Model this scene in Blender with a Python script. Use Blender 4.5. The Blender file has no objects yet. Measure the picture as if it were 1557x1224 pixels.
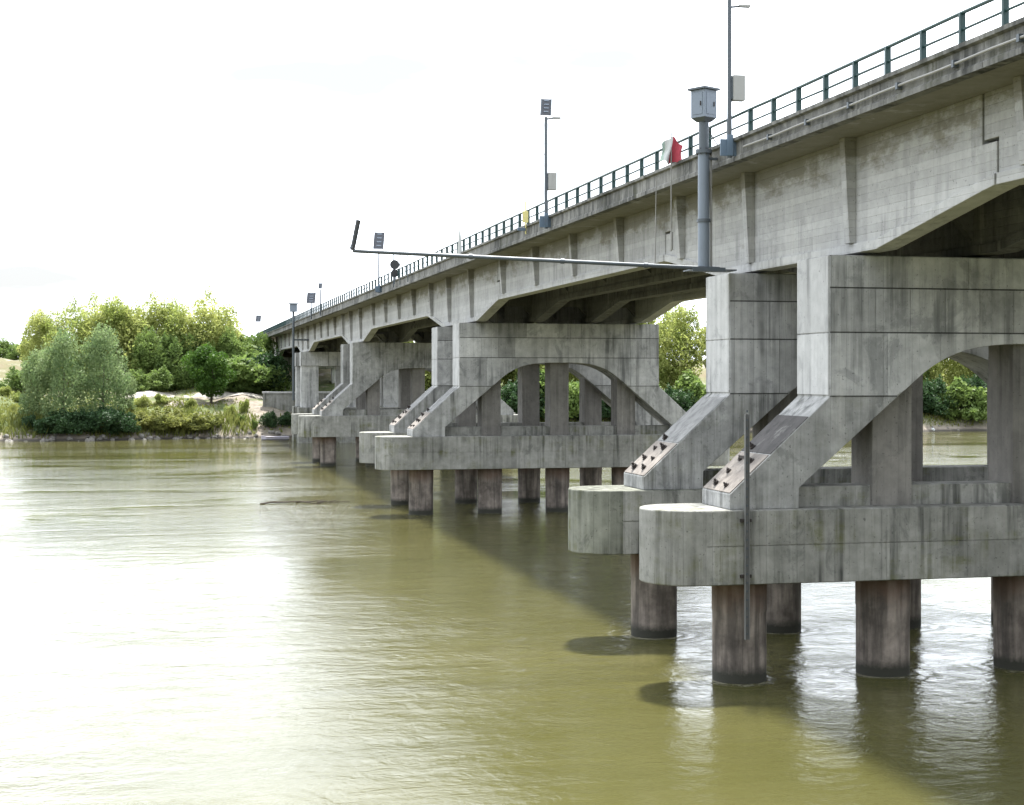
import bpy, math, random
import numpy as np
from mathutils import Vector, Matrix

random.seed(7)
rng = np.random.default_rng(7)
R = math.radians
sc = bpy.context.scene
COL = sc.collection

# ------------------------------------------------------------------ camera
H = 8.37                      # eye height above the water
YAW = 12.88                   # camera looks this far to the right of the bridge axis (+Y)
cam_d = bpy.data.cameras.new('camera')
cam = bpy.data.objects.new('camera', cam_d)
COL.objects.link(cam)
cam.location = (0, 0, H)
cam.rotation_euler = (R(90), 0, R(-YAW))
cam_d.sensor_width = 36
cam_d.lens = 54.34
cam_d.shift_y = -0.0238
cam_d.clip_end = 9000
sc.camera = cam

# ------------------------------------------------------------------ world, sun, exposure
SUN = Vector((0.14, 0.43, 1.0)).normalized()      # towards the sun: high, beyond the bridge
world = bpy.data.worlds.new('World')
sc.world = world
world.use_nodes = True
wn = world.node_tree
wn.nodes.clear()
w_out = wn.nodes.new('ShaderNodeOutputWorld')
w_bg = wn.nodes.new('ShaderNodeBackground')
w_sky = wn.nodes.new('ShaderNodeTexSky')
w_sky.sky_type = 'NISHITA'
w_sky.sun_disc = False
w_sky.sun_elevation = math.asin(SUN.z)
w_sky.sun_rotation = math.atan2(SUN.x, SUN.y)
w_sky.dust_density = 3.0
w_tc = wn.nodes.new('ShaderNodeTexCoord')
w_map = wn.nodes.new('ShaderNodeMapping')
w_map.inputs['Scale'].default_value = (1.2, 1.2, 5.0)
w_noise = wn.nodes.new('ShaderNodeTexNoise')
w_noise.inputs['Scale'].default_value = 2.6
w_noise.inputs['Detail'].default_value = 6
w_ramp = wn.nodes.new('ShaderNodeValToRGB')
w_ramp.color_ramp.elements[0].position = 0.378
w_ramp.color_ramp.elements[0].color = (0.02, 0.02, 0.02, 1)
w_ramp.color_ramp.elements[1].position = 0.58
w_ramp.color_ramp.elements[1].color = (1, 1, 1, 1)
w_mix = wn.nodes.new('ShaderNodeMix')
w_mix.data_type = 'RGBA'
# bright white veil of cloud, brighter round the hidden sun and fading smoothly away from it
w_dot = wn.nodes.new('ShaderNodeVectorMath')
w_dot.operation = 'DOT_PRODUCT'
w_dot.inputs[1].default_value = SUN
wn.links.new(w_tc.outputs['Generated'], w_dot.inputs[0])
w_mr = wn.nodes.new('ShaderNodeMapRange')
w_mr.interpolation_type = 'SMOOTHSTEP'
w_mr.inputs['From Min'].default_value = -0.75
w_mr.inputs['From Max'].default_value = 0.55
w_mr.inputs['To Min'].default_value = 1.5
w_mr.inputs['To Max'].default_value = 17.0
wn.links.new(w_dot.outputs['Value'], w_mr.inputs['Value'])
w_tint = wn.nodes.new('ShaderNodeVectorMath')
w_tint.operation = 'SCALE'
w_tint.inputs[0].default_value = (0.94, 1.0, 1.08)
wn.links.new(w_mr.outputs['Result'], w_tint.inputs['Scale'])
wn.links.new(w_tint.outputs['Vector'], w_mix.inputs['B'])
wn.links.new(w_tc.outputs['Generated'], w_map.inputs['Vector'])
wn.links.new(w_map.outputs['Vector'], w_noise.inputs['Vector'])
wn.links.new(w_noise.outputs['Fac'], w_ramp.inputs['Fac'])
wn.links.new(w_ramp.outputs['Color'], w_mix.inputs['Factor'])
w_thin = wn.nodes.new('ShaderNodeMix')          # pale blue-grey veil where the cloud is thin
w_thin.data_type = 'RGBA'
w_thin.inputs['Factor'].default_value = 0.85
w_thin.inputs['B'].default_value = (3.3, 3.36, 3.42, 1)
wn.links.new(w_sky.outputs['Color'], w_thin.inputs['A'])
wn.links.new(w_thin.outputs['Result'], w_mix.inputs['A'])
wn.links.new(w_mix.outputs['Result'], w_bg.inputs['Color'])
w_bg.inputs['Strength'].default_value = 0.1
wn.links.new(w_bg.outputs['Background'], w_out.inputs['Surface'])

sun_d = bpy.data.lights.new('sun', 'SUN')
sun_d.energy = 5.0
sun_d.angle = R(4.0)
sun_d.color = (1.0, 0.96, 0.89)
sun = bpy.data.objects.new('sun', sun_d)
COL.objects.link(sun)
sun.rotation_euler = SUN.to_track_quat('Z', 'Y').to_euler()

sc.view_settings.view_transform = 'Standard'
sc.view_settings.look = 'None'
sc.view_settings.gamma = 1
sc.view_settings.use_curve_mapping = False
sc.view_settings.exposure = 1.40

# ------------------------------------------------------------------ helpers
def link(o, parent=None):
    COL.objects.link(o)
    if parent is not None:
        o.parent = parent
    return o

def thing(name, label, cat, loc=(0, 0, 0), group=None):
    o = bpy.data.objects.new(name, None)
    o.location = loc
    o.empty_display_size = 0.3
    o['label'] = label
    o['category'] = cat
    if group:
        o['group'] = group
    return link(o)

def tag(o, label, cat, group=None):
    o['label'] = label
    o['category'] = cat
    if group:
        o['group'] = group
    return o

class MB:
    """collects shapes in world coordinates; build() links them as ONE mesh object"""
    def __init__(s):
        s.v = []
        s.f = []
    def add(s, vs, fs):
        n = len(s.v)
        s.v += [tuple(p) for p in vs]
        s.f += [tuple(i + n for i in f) for f in fs]
        return s
    def box(s, x0, x1, y0, y1, z0, z1):
        return s.add([(x0, y0, z0), (x1, y0, z0), (x1, y1, z0), (x0, y1, z0),
                      (x0, y0, z1), (x1, y0, z1), (x1, y1, z1), (x0, y1, z1)],
                     [(3, 2, 1, 0), (4, 5, 6, 7), (0, 1, 5, 4), (1, 2, 6, 5), (2, 3, 7, 6), (3, 0, 4, 7)])
    def prism_xz(s, poly, y0, y1):           # polygon (x,z) counter-clockwise seen from -Y
        n = len(poly)
        vs = [(x, y0, z) for x, z in poly] + [(x, y1, z) for x, z in poly]
        fs = [tuple(range(n)), tuple(range(2 * n - 1, n - 1, -1))]
        fs += [((i + 1) % n, i, i + n, (i + 1) % n + n) for i in range(n)]
        return s.add(vs, fs)
    def prism_yz(s, poly, x0, x1):
        n = len(poly)
        vs = [(x0, y, z) for y, z in poly] + [(x1, y, z) for y, z in poly]
        fs = [tuple(range(n - 1, -1, -1)), tuple(range(n, 2 * n))]
        fs += [(i, (i + 1) % n, (i + 1) % n + n, i + n) for i in range(n)]
        return s.add(vs, fs)
    def prism_xy(s, poly, z0, z1):
        n = len(poly)
        vs = [(x, y, z0) for x, y in poly] + [(x, y, z1) for x, y in poly]
        fs = [tuple(range(n - 1, -1, -1)), tuple(range(n, 2 * n))]
        fs += [(i, (i + 1) % n, (i + 1) % n + n, i + n) for i in range(n)]
        return s.add(vs, fs)
    def tube(s, pts, radii, n=10, cap=True):
        pts = [Vector(p) for p in pts]
        if not isinstance(radii, (list, tuple)):
            radii = [radii] * len(pts)
        base = len(s.v)
        for i, p in enumerate(pts):
            d = (pts[min(i + 1, len(pts) - 1)] - pts[max(i - 1, 0)]).normalized()
            u = d.cross(Vector((0, 0, 1)))
            if u.length < 1e-3:
                u = Vector((1, 0, 0))
            u.normalize()
            w = d.cross(u)
            for k in range(n):
                a = 2 * math.pi * k / n
                s.v.append(tuple(p + (u * math.cos(a) + w * math.sin(a)) * radii[i]))
        for i in range(len(pts) - 1):
            for k in range(n):
                a = base + i * n + k
                b = base + i * n + (k + 1) % n
                s.f.append((a, b, b + n, a + n))
        if cap:
            s.f.append(tuple(base + k for k in range(n - 1, -1, -1)))
            e = base + (len(pts) - 1) * n
            s.f.append(tuple(e + k for k in range(n)))
        return s
    def mesh(s, name, mat, origin=(0, 0, 0)):
        me = bpy.data.meshes.new(name)
        ox, oy, oz = origin
        me.from_pydata([(x - ox, y - oy, z - oz) for x, y, z in s.v], [], s.f)
        me.materials.append(mat)
        me.update()
        return me
    def build(s, name, mat, parent=None, smooth=False, bevel=0):
        org = Vector((0, 0, 0))
        p = parent
        while p is not None:
            org += p.location
            p = p.parent
        if parent is None:
            xs = np.array(s.v)
            lo, hi = xs.min(0), xs.max(0)
            org = Vector(((lo[0] + hi[0]) / 2, (lo[1] + hi[1]) / 2, lo[2]))
        me = s.mesh(name, mat, org)
        if smooth:
            smooth_mesh(me)
        o = bpy.data.objects.new(name, me)
        if parent is None:
            o.location = org
        link(o, parent)
        if bevel:
            m = o.modifiers.new('bevel', 'BEVEL')
            m.width = bevel
            m.segments = 2
            m.limit_method = 'ANGLE'
            m.angle_limit = R(25)
        return o

def smooth_mesh(me, angle=35):
    me.polygons.foreach_set('use_smooth', [True] * len(me.polygons))
    try:
        me.set_sharp_from_angle(angle=R(angle))
    except Exception:
        pass

def place(me, name, loc, parent, rot=None):
    """an object on shared mesh data, as a part of a thing (loc in world coordinates)"""
    org = Vector((0, 0, 0))
    p = parent
    while p is not None:
        org += p.location
        p = p.parent
    o = bpy.data.objects.new(name, me)
    o.location = Vector(loc) - org
    if rot:
        o.rotation_euler = rot
    return link(o, parent)

CA, SA, F = math.cos(R(YAW)), math.sin(R(YAW)), 2350.0
def spot(px, D):
    """ground position of a bearing (photo column) at a depth"""
    L = (px - 778.5) / F * D
    return L * CA + D * SA, D * CA - L * SA

# ------------------------------------------------------------------ materials
def new_mat(name):
    m = bpy.data.materials.new(name)
    m.use_nodes = True
    nt = m.node_tree
    nt.nodes.clear()
    out = nt.nodes.new('ShaderNodeOutputMaterial')
    b = nt.nodes.new('ShaderNodeBsdfPrincipled')
    nt.links.new(b.outputs['BSDF'], out.inputs['Surface'])
    return m, nt, b, out

def N(nt, kind, **kw):
    n = nt.nodes.new('ShaderNode' + kind)
    for k, v in kw.items():
        setattr(n, k, v)
    return n

def noise(nt, vec, scale, detail=5, rough=0.55, stretch=None, dist=0.0):
    if stretch:
        mp = N(nt, 'Mapping')
        mp.inputs['Scale'].default_value = stretch
        nt.links.new(vec, mp.inputs['Vector'])
        vec = mp.outputs['Vector']
    n = N(nt, 'TexNoise')
    n.inputs['Scale'].default_value = scale
    n.inputs['Detail'].default_value = detail
    n.inputs['Roughness'].default_value = rough
    n.inputs['Distortion'].default_value = dist
    nt.links.new(vec, n.inputs['Vector'])
    return n.outputs['Fac']

def ramp(nt, fac, p0, p1, c0=(0, 0, 0, 1), c1=(1, 1, 1, 1)):
    r = N(nt, 'ValToRGB')
    r.color_ramp.elements[0].position = p0
    r.color_ramp.elements[0].color = c0
    r.color_ramp.elements[1].position = p1
    r.color_ramp.elements[1].color = c1
    nt.links.new(fac, r.inputs['Fac'])
    return r.outputs['Color']

def mixc(nt, fac, a, b, mode='MIX'):
    m = N(nt, 'Mix', data_type='RGBA', blend_type=mode)
    for key, val in (('Factor', fac), ('A', a), ('B', b)):
        if isinstance(val, (int, float)):
            m.inputs[key].default_value = val
        elif isinstance(val, tuple):
            m.inputs[key].default_value = val
        else:
            nt.links.new(val, m.inputs[key])
    return m.outputs['Result']

def math_(nt, op, a, b=None):
    m = N(nt, 'Math', operation=op)
    for i, val in enumerate((a, b)):
        if val is None:
            continue
        if isinstance(val, (int, float)):
            m.inputs[i].default_value = val
        else:
            nt.links.new(val, m.inputs[i])
    return m.outputs[0]

def bump(nt, b, height, strength, dist):
    n = N(nt, 'Bump')
    n.inputs['Strength'].default_value = strength
    n.inputs['Distance'].default_value = dist
    nt.links.new(height, n.inputs['Height'])
    nt.links.new(n.outputs['Normal'], b.inputs['Normal'])
    return n

def c4(r, g, b):
    return (r, g, b, 1)

def concrete(name, light, dark, streak=0.55, lichen=0.0, board='none', moss=0.0, sp=(0.47, 0.66), vary=0.22):
    m, nt, b, out = new_mat(name)
    g = N(nt, 'NewGeometry')
    pos = g.outputs['Position']
    big = noise(nt, pos, 0.45, 6, 0.62)
    mid = noise(nt, pos, 2.6, 6, 0.65)
    fine = noise(nt, pos, 22, 4, 0.6)
    col = mixc(nt, ramp(nt, big, 0.36, 0.64), dark, light)
    col = mixc(nt, 0.45, col, mixc(nt, ramp(nt, mid, 0.35, 0.68), dark, light))
    # rain runs: narrow vertical stains
    run = noise(nt, pos, 1.0, 5, 0.6, stretch=(3.2, 3.2, 0.16))
    gate = noise(nt, pos, 0.5, 3, 0.5)
    st = math_(nt, 'MULTIPLY', ramp(nt, run, sp[0], sp[1]), ramp(nt, gate, 0.38, 0.58))
    st = math_(nt, 'MULTIPLY', st, streak)
    col = mixc(nt, st, col, (dark[0] * 0.28, dark[1] * 0.29, dark[2] * 0.29, 1))
    # blotchy damp patches and small blow-holes
    pt = noise(nt, pos, 0.9, 7, 0.72, stretch=(1, 1, 0.75), dist=0.6)
    col = mixc(nt, math_(nt, 'MULTIPLY', ramp(nt, pt, 0.55, 0.61), streak * 0.5), col, (dark[0] * 0.5, dark[1] * 0.52, dark[2] * 0.53, 1))
    pits = noise(nt, pos, 13, 3, 0.5)
    col = mixc(nt, math_(nt, 'MULTIPLY', ramp(nt, pits, 0.66, 0.72), 0.6), col, (dark[0] * 0.3, dark[1] * 0.3, dark[2] * 0.3, 1))
    # pale lime runs
    run2 = noise(nt, pos, 1.0, 5, 0.6, stretch=(2.1, 2.1, 0.11))
    col = mixc(nt, math_(nt, 'MULTIPLY', ramp(nt, run2, 0.6, 0.75), 0.3), col, (0.5, 0.49, 0.46, 1))
    if lichen or moss:
        sep = N(nt, 'SeparateXYZ')
        nt.links.new(pos, sep.inputs[0])
        ln = noise(nt, pos, 0.55, 6, 0.7, stretch=(1, 1, 2.4))
        if lichen:
            zz = N(nt, 'MapRange')
            zz.inputs['From Min'].default_value = 13.6
            zz.inputs['From Max'].default_value = 15.0
            nt.links.new(sep.outputs['Z'], zz.inputs['Value'])
            lf = ramp(nt, math_(nt, 'ADD', ln, math_(nt, 'MULTIPLY', zz.outputs[0], 0.36)), 0.66, 0.80)
            col = mixc(nt, math_(nt, 'MULTIPLY', lf, lichen), col, (0.13, 0.115, 0.07, 1))
        if moss:
            lf = math_(nt, 'MULTIPLY', ramp(nt, ln, 0.5, 0.68), ramp(nt, run, 0.42, 0.62))
            col = mixc(nt, math_(nt, 'MULTIPLY', lf, moss), col, (0.10, 0.105, 0.035, 1))
    oi = N(nt, 'ObjectInfo')
    v = math_(nt, 'ADD', math_(nt, 'MULTIPLY', oi.outputs['Random'], vary), 1.0 - vary * 0.5)
    hs = N(nt, 'HueSaturation')
    nt.links.new(v, hs.inputs['Value'])
    nt.links.new(col, hs.inputs['Color'])
    nt.links.new(hs.outputs['Color'], b.inputs['Base Color'])
    b.inputs['Roughness'].default_value = 0.88
    b.inputs['Specular IOR Level'].default_value = 0.25
    hgt = math_(nt, 'ADD', math_(nt, 'MULTIPLY', fine, 0.5), mid)
    if board != 'none':
        sep2 = N(nt, 'SeparateXYZ')
        nt.links.new(pos, sep2.inputs[0])
        if board == 'h':
            ax = sep2.outputs['Z']
        else:
            ax = math_(nt, 'ADD', sep2.outputs['X'], sep2.outputs['Y'])
        wv = math_(nt, 'PINGPONG', math_(nt, 'MULTIPLY', ax, 1.0), 0.11)
        edge = ramp(nt, wv, 0.0, 0.014)
        hgt = math_(nt, 'ADD', hgt, math_(nt, 'MULTIPLY', edge, 0.9))
        # boards differ slightly in tone
        fl = math_(nt, 'FLOOR', math_(nt, 'MULTIPLY', ax, 4.545))
        wn_ = N(nt, 'TexWhiteNoise', noise_dimensions='1D')
        nt.links.new(fl, wn_.inputs['W'])
        tone = math_(nt, 'ADD', math_(nt, 'MULTIPLY', wn_.outputs['Value'], 0.16), 0.92)
        nt.links.new(math_(nt, 'MULTIPLY', v, tone), hs.inputs['Value'])
    bump(nt, b, hgt, 0.55, 0.02)
    return m

M = {}
M['girder'] = concrete('girder_concrete', c4(0.44, 0.44, 0.435), c4(0.31, 0.31, 0.305), 0.4, lichen=0.65, board='h', vary=0.1)
M['inner'] = concrete('inner_girder_concrete', c4(0.16, 0.16, 0.158), c4(0.08, 0.08, 0.08), 0.6, board='h')  # inner members darkened in colour to deepen the shade beneath the deck
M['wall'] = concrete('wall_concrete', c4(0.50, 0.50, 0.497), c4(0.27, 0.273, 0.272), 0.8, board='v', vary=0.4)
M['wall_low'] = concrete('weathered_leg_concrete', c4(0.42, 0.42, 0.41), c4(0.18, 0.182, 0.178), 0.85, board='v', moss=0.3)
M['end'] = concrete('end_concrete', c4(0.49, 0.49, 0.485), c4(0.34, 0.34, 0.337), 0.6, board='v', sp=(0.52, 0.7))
M['cap'] = concrete('cap_concrete', c4(0.33, 0.327, 0.305), c4(0.165, 0.166, 0.15), 0.9, moss=0.8, board='v')
M['cap_green'] = concrete('mossy_cap_concrete', c4(0.22, 0.225, 0.19), c4(0.10, 0.105, 0.085), 1.0, moss=1.0, board='v', sp=(0.42, 0.62))
M['kerb'] = concrete('kerb_concrete', c4(0.26, 0.255, 0.24), c4(0.09, 0.09, 0.085), 0.9, moss=0.3, sp=(0.42, 0.6))
M['pillar'] = concrete('pillar_concrete', c4(0.24, 0.228, 0.212), c4(0.14, 0.134, 0.125), 0.5, board='v')
M['joint'] = concrete('dirty_joint', c4(0.12, 0.12, 0.12), c4(0.05, 0.05, 0.05), 0.6)
M['plate'] = concrete('plate_grout', c4(0.26, 0.235, 0.21), c4(0.14, 0.125, 0.115), 0.6)
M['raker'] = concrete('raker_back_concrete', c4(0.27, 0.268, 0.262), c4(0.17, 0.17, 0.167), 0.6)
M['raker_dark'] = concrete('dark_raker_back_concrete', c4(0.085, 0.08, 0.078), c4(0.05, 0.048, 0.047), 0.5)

def pile_mat():
    m, nt, b, out = new_mat('rusty_pile')
    g = N(nt, 'NewGeometry')
    pos = g.outputs['Position']
    sep = N(nt, 'SeparateXYZ')
    nt.links.new(pos, sep.inputs[0])
    n1 = noise(nt, pos, 1.1, 6, 0.65)
    n2 = noise(nt, pos, 1.0, 5, 0.6, stretch=(3, 3, 0.25))
    n3 = noise(nt, pos, 9, 5, 0.65)
    col = mixc(nt, ramp(nt, n1, 0.35, 0.65), c4(0.12, 0.102, 0.09), c4(0.33, 0.285, 0.25))
    col = mixc(nt, math_(nt, 'MULTIPLY', ramp(nt, n2, 0.42, 0.62), 0.7), col, c4(0.032, 0.028, 0.026))
    z = N(nt, 'MapRange')
    z.inputs['From Min'].default_value = 1.5
    z.inputs['From Max'].default_value = 2.6
    nt.links.new(sep.outputs['Z'], z.inputs['Value'])
    top = ramp(nt, math_(nt, 'ADD', math_(nt, 'MULTIPLY', n1, 0.8), math_(nt, 'MULTIPLY', z.outputs[0], 0.5)), 0.6, 0.85)
    col = mixc(nt, math_(nt, 'MULTIPLY', top, 0.55), col, c4(0.12, 0.065, 0.042))
    zl = N(nt, 'MapRange')
    zl.inputs['From Min'].default_value = 0.35
    zl.inputs['From Max'].default_value = 0.1
    nt.links.new(math_(nt, 'SUBTRACT', sep.outputs['Z'], math_(nt, 'MULTIPLY', n3, 0.25)), zl.inputs['Value'])
    col = mixc(nt, zl.outputs[0], col, c4(0.035, 0.035, 0.028))
    nt.links.new(col, b.inputs['Base Color'])
    b.inputs['Roughness'].default_value = 0.8
    b.inputs['Specular IOR Level'].default_value = 0.3
    bump(nt, b, math_(nt, 'ADD', n3, n2), 0.5, 0.02)
    return m
M['pile'] = pile_mat()

def metal(name, col, rough=0.45, metallic=0.0, wear=0.25, wearcol=(0.10, 0.06, 0.04, 1)):
    m, nt, b, out = new_mat(name)
    g = N(nt, 'NewGeometry')
    n1 = noise(nt, g.outputs['Position'], 3.5, 6, 0.65, stretch=(1, 1, 0.5))
    n2 = noise(nt, g.outputs['Position'], 1.3, 4, 0.5)
    c = mixc(nt, math_(nt, 'MULTIPLY', ramp(nt, n1, 0.55, 0.72), wear), c4(*col), wearcol)
    c = mixc(nt, math_(nt, 'MULTIPLY', n2, 0.3), c, c4(*[x * 0.6 for x in col]))
    nt.links.new(c, b.inputs['Base Color'])
    b.inputs['Roughness'].default_value = rough
    b.inputs['Metallic'].default_value = metallic
    return m
M['rail'] = metal('green_rail_paint', (0.008, 0.040, 0.040), 0.5)
M['galv'] = metal('galvanised_steel', (0.165, 0.195, 0.235), 0.5, 0.2, 0.3, (0.10, 0.11, 0.12, 1))
M['galv_dark'] = metal('dark_weathered_steel', (0.085, 0.10, 0.115), 0.5, 0.3)
M['staff'] = metal('weathered_staff', (0.11, 0.112, 0.11), 0.7, 0.0, 0.7, (0.15, 0.145, 0.14, 1))
M['boxgrey'] = metal('grey_painted_box', (0.30, 0.30, 0.285), 0.5, 0.0, 0.3, (0.16, 0.15, 0.14, 1))
M['bluegrey'] = metal('blue_grey_paint', (0.10, 0.145, 0.20), 0.5, 0.0, 0.3)
M['bolt'] = metal('dark_bolt_steel', (0.032, 0.026, 0.024), 0.7, 0.2)
M['black'] = metal('black_paint', (0.018, 0.021, 0.024), 0.5)
M['red'] = metal('flag_red', (0.34, 0.04, 0.06), 0.85, 0, 0)
M['white'] = metal('flag_white', (0.45, 0.46, 0.45), 0.85, 0, 0)
M['green'] = metal('flag_faded_green', (0.30, 0.38, 0.33), 0.85, 0, 0)
M['yellow'] = metal('yellow_board', (0.62, 0.55, 0.22), 0.6, 0, 0.2)
M['pvc'] = metal('pale_conduit', (0.25, 0.245, 0.23), 0.55, 0, 0.4, (0.2, 0.18, 0.15, 1))
M['cell'] = metal('solar_cells', (0.02, 0.024, 0.035), 0.2)
M['hull'] = metal('lavender_hull', (0.42, 0.40, 0.47), 0.5, 0, 0.3)

def water_mat():
    m, nt, b, out = new_mat('river_water')
    g = N(nt, 'NewGeometry')
    pos = g.outputs['Position']
    silt = noise(nt, pos, 0.045, 5, 0.6, stretch=(0.6, 1.4, 1))
    col = mixc(nt, ramp(nt, silt, 0.35, 0.65), c4(0.053, 0.052, 0.016), c4(0.076, 0.072, 0.026))
    nt.links.new(col, b.inputs['Base Color'])
    b.inputs['IOR'].default_value = 1.333
    b.inputs['Roughness'].default_value = 0.06
    sep = N(nt, 'SeparateXYZ')
    nt.links.new(pos, sep.inputs[0])
    swell = noise(nt, pos, 0.22, 4, 0.55, stretch=(0.8, 1.0, 1), dist=0.8)
    rip = noise(nt, pos, 0.95, 6, 0.62, stretch=(0.9, 1.0, 1), dist=0.8)
    fine = noise(nt, pos, 3.2, 5, 0.66, dist=0.5)
    calm = ramp(nt, noise(nt, pos, 0.06, 5, 0.62, stretch=(0.35, 1.4, 1), dist=1.0), 0.40, 0.60, c4(0.40, 0.40, 0.40), c4(0.90, 0.90, 0.90))
    b.inputs['Roughness'].default_value = 0.025
    # rougher water where the current breaks round the piers
    dy = math_(nt, 'ABSOLUTE', math_(nt, 'SUBTRACT', math_(nt, 'MODULO', math_(nt, 'SUBTRACT', sep.outputs['Y'], 44.3 - 26.75), 53.5), 26.75))
    my = N(nt, 'MapRange', interpolation_type='SMOOTHSTEP')
    my.inputs['From Min'].default_value = 13.0
    my.inputs['From Max'].default_value = 2.0
    nt.links.new(dy, my.inputs['Value'])
    mx = N(nt, 'MapRange', interpolation_type='SMOOTHSTEP')
    mx.inputs['From Min'].default_value = -2.0
    mx.inputs['From Max'].default_value = 13.0
    nt.links.new(sep.outputs['X'], mx.inputs['Value'])
    wake = math_(nt, 'MULTIPLY', math_(nt, 'MULTIPLY', my.outputs[0], mx.outputs[0]), ramp(nt, noise(nt, pos, 0.22, 4, 0.6), 0.42, 0.58))
    far = N(nt, 'MapRange')
    far.inputs['From Min'].default_value = 55.0
    far.inputs['From Max'].default_value = 120.0
    nt.links.new(sep.outputs['Y'], far.inputs['Value'])
    chop = math_(nt, 'MULTIPLY', math_(nt, 'MULTIPLY', math_(nt, 'SUBTRACT', calm, 0.45), 2.6), far.outputs[0])
    amp = math_(nt, 'MAXIMUM', math_(nt, 'ADD', math_(nt, 'ADD', calm, chop), math_(nt, 'MULTIPLY', wake, 0.9)), 0.06)
    h = math_(nt, 'ADD', math_(nt, 'MULTIPLY', swell, 0.6), math_(nt, 'MULTIPLY', math_(nt, 'MULTIPLY', rip, amp), 0.50))
    h = math_(nt, 'ADD', h, math_(nt, 'MULTIPLY', math_(nt, 'MULTIPLY', fine, amp), 0.20))
    # rings and a little scum where each pile stands in the current
    dx = math_(nt, 'SUBTRACT', math_(nt, 'MODULO', math_(nt, 'SUBTRACT', sep.outputs['X'], 15.75 - 2.165), 4.33), 2.165)
    d2 = math_(nt, 'SUBTRACT', dy, 3.8)
    rr = math_(nt, 'SQRT', math_(nt, 'ADD', math_(nt, 'MULTIPLY', dx, dx), math_(nt, 'MULTIPLY', d2, d2)))
    rr = math_(nt, 'ADD', rr, math_(nt, 'MULTIPLY', math_(nt, 'SUBTRACT', rip, 0.5), 0.9))
    inx = math_(nt, 'GREATER_THAN', sep.outputs['X'], 13.7)
    fall = N(nt, 'MapRange', interpolation_type='SMOOTHSTEP')
    fall.inputs['From Min'].default_value = 2.1
    fall.inputs['From Max'].default_value = 0.8
    nt.links.new(rr, fall.inputs['Value'])
    ring = math_(nt, 'MULTIPLY', math_(nt, 'MULTIPLY', math_(nt, 'SINE', math_(nt, 'MULTIPLY', rr, 13.0)), fall.outputs[0]), inx)
    h = math_(nt, 'ADD', h, math_(nt, 'MULTIPLY', ring, 0.07))
    scum = N(nt, 'MapRange', interpolation_type='SMOOTHSTEP')
    scum.inputs['From Min'].default_value = 0.98
    scum.inputs['From Max'].default_value = 0.80
    nt.links.new(math_(nt, 'ADD', rr, math_(nt, 'MULTIPLY', math_(nt, 'SUBTRACT', fine, 0.5), 1.1)), scum.inputs['Value'])
    col = mixc(nt, math_(nt, 'MULTIPLY', math_(nt, 'MULTIPLY', scum.outputs[0], inx), 0.55), col, c4(0.22, 0.21, 0.17))
    nt.links.new(col, b.inputs['Base Color'])
    bump(nt, b, h, 1.0, 0.085)
    return m
M['water'] = water_mat()

def leaf_mat(name, c0, c1, trans=0.35):
    m, nt, b, out = new_mat(name)
    oi = N(nt, 'ObjectInfo')
    g = N(nt, 'NewGeometry')
    n = noise(nt, g.outputs['Position'], 0.35, 3, 0.5)
    f = math_(nt, 'ADD', math_(nt, 'MULTIPLY', oi.outputs['Random'], 0.35),
              math_(nt, 'MULTIPLY', ramp(nt, n, 0.35, 0.65), 0.4))
    f = math_(nt, 'ADD', f, math_(nt, 'MULTIPLY', g.outputs['Random Per Island'], 0.35))
    col = mixc(nt, f, c4(*c0), c4(*c1))
    nt.links.new(col, b.inputs['Base Color'])
    b.inputs['Roughness'].default_value = 0.6
    b.inputs['Specular IOR Level'].default_value = 0.3
    tr = N(nt, 'BsdfTranslucent')
    nt.links.new(col, tr.inputs['Color'])
    ms = N(nt, 'MixShader')
    ms.inputs[0].default_value = trans
    nt.links.new(b.outputs['BSDF'], ms.inputs[1])
    nt.links.new(tr.outputs['BSDF'], ms.inputs[2])
    nt.links.new(ms.outputs[0], out.inputs['Surface'])
    return m
M['leaf_yellow'] = leaf_mat('yellow_green_leaves', (0.16, 0.22, 0.045), (0.42, 0.44, 0.15), 0.55)
M['leaf_green'] = leaf_mat('mid_green_leaves', (0.070, 0.130, 0.032), (0.19, 0.26, 0.07), 0.5)
M['leaf_round'] = leaf_mat('round_tree_leaves', (0.022, 0.060, 0.010), (0.075, 0.15, 0.018), 0.4)
M['leaf_willow'] = leaf_mat('grey_green_willow_leaves', (0.10, 0.17, 0.065), (0.25, 0.31, 0.14), 0.55)
M['leaf_dark'] = leaf_mat('dark_green_leaves', (0.022, 0.055, 0.020), (0.050, 0.095, 0.032), 0.35)
M['leaf_dry'] = leaf_mat('olive_reed_leaves', (0.09, 0.12, 0.025), (0.25, 0.26, 0.075), 0.5)
M['bark'] = metal('bark', (0.075, 0.06, 0.045), 0.9, 0, 0.6, (0.03, 0.025, 0.02, 1))

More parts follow.
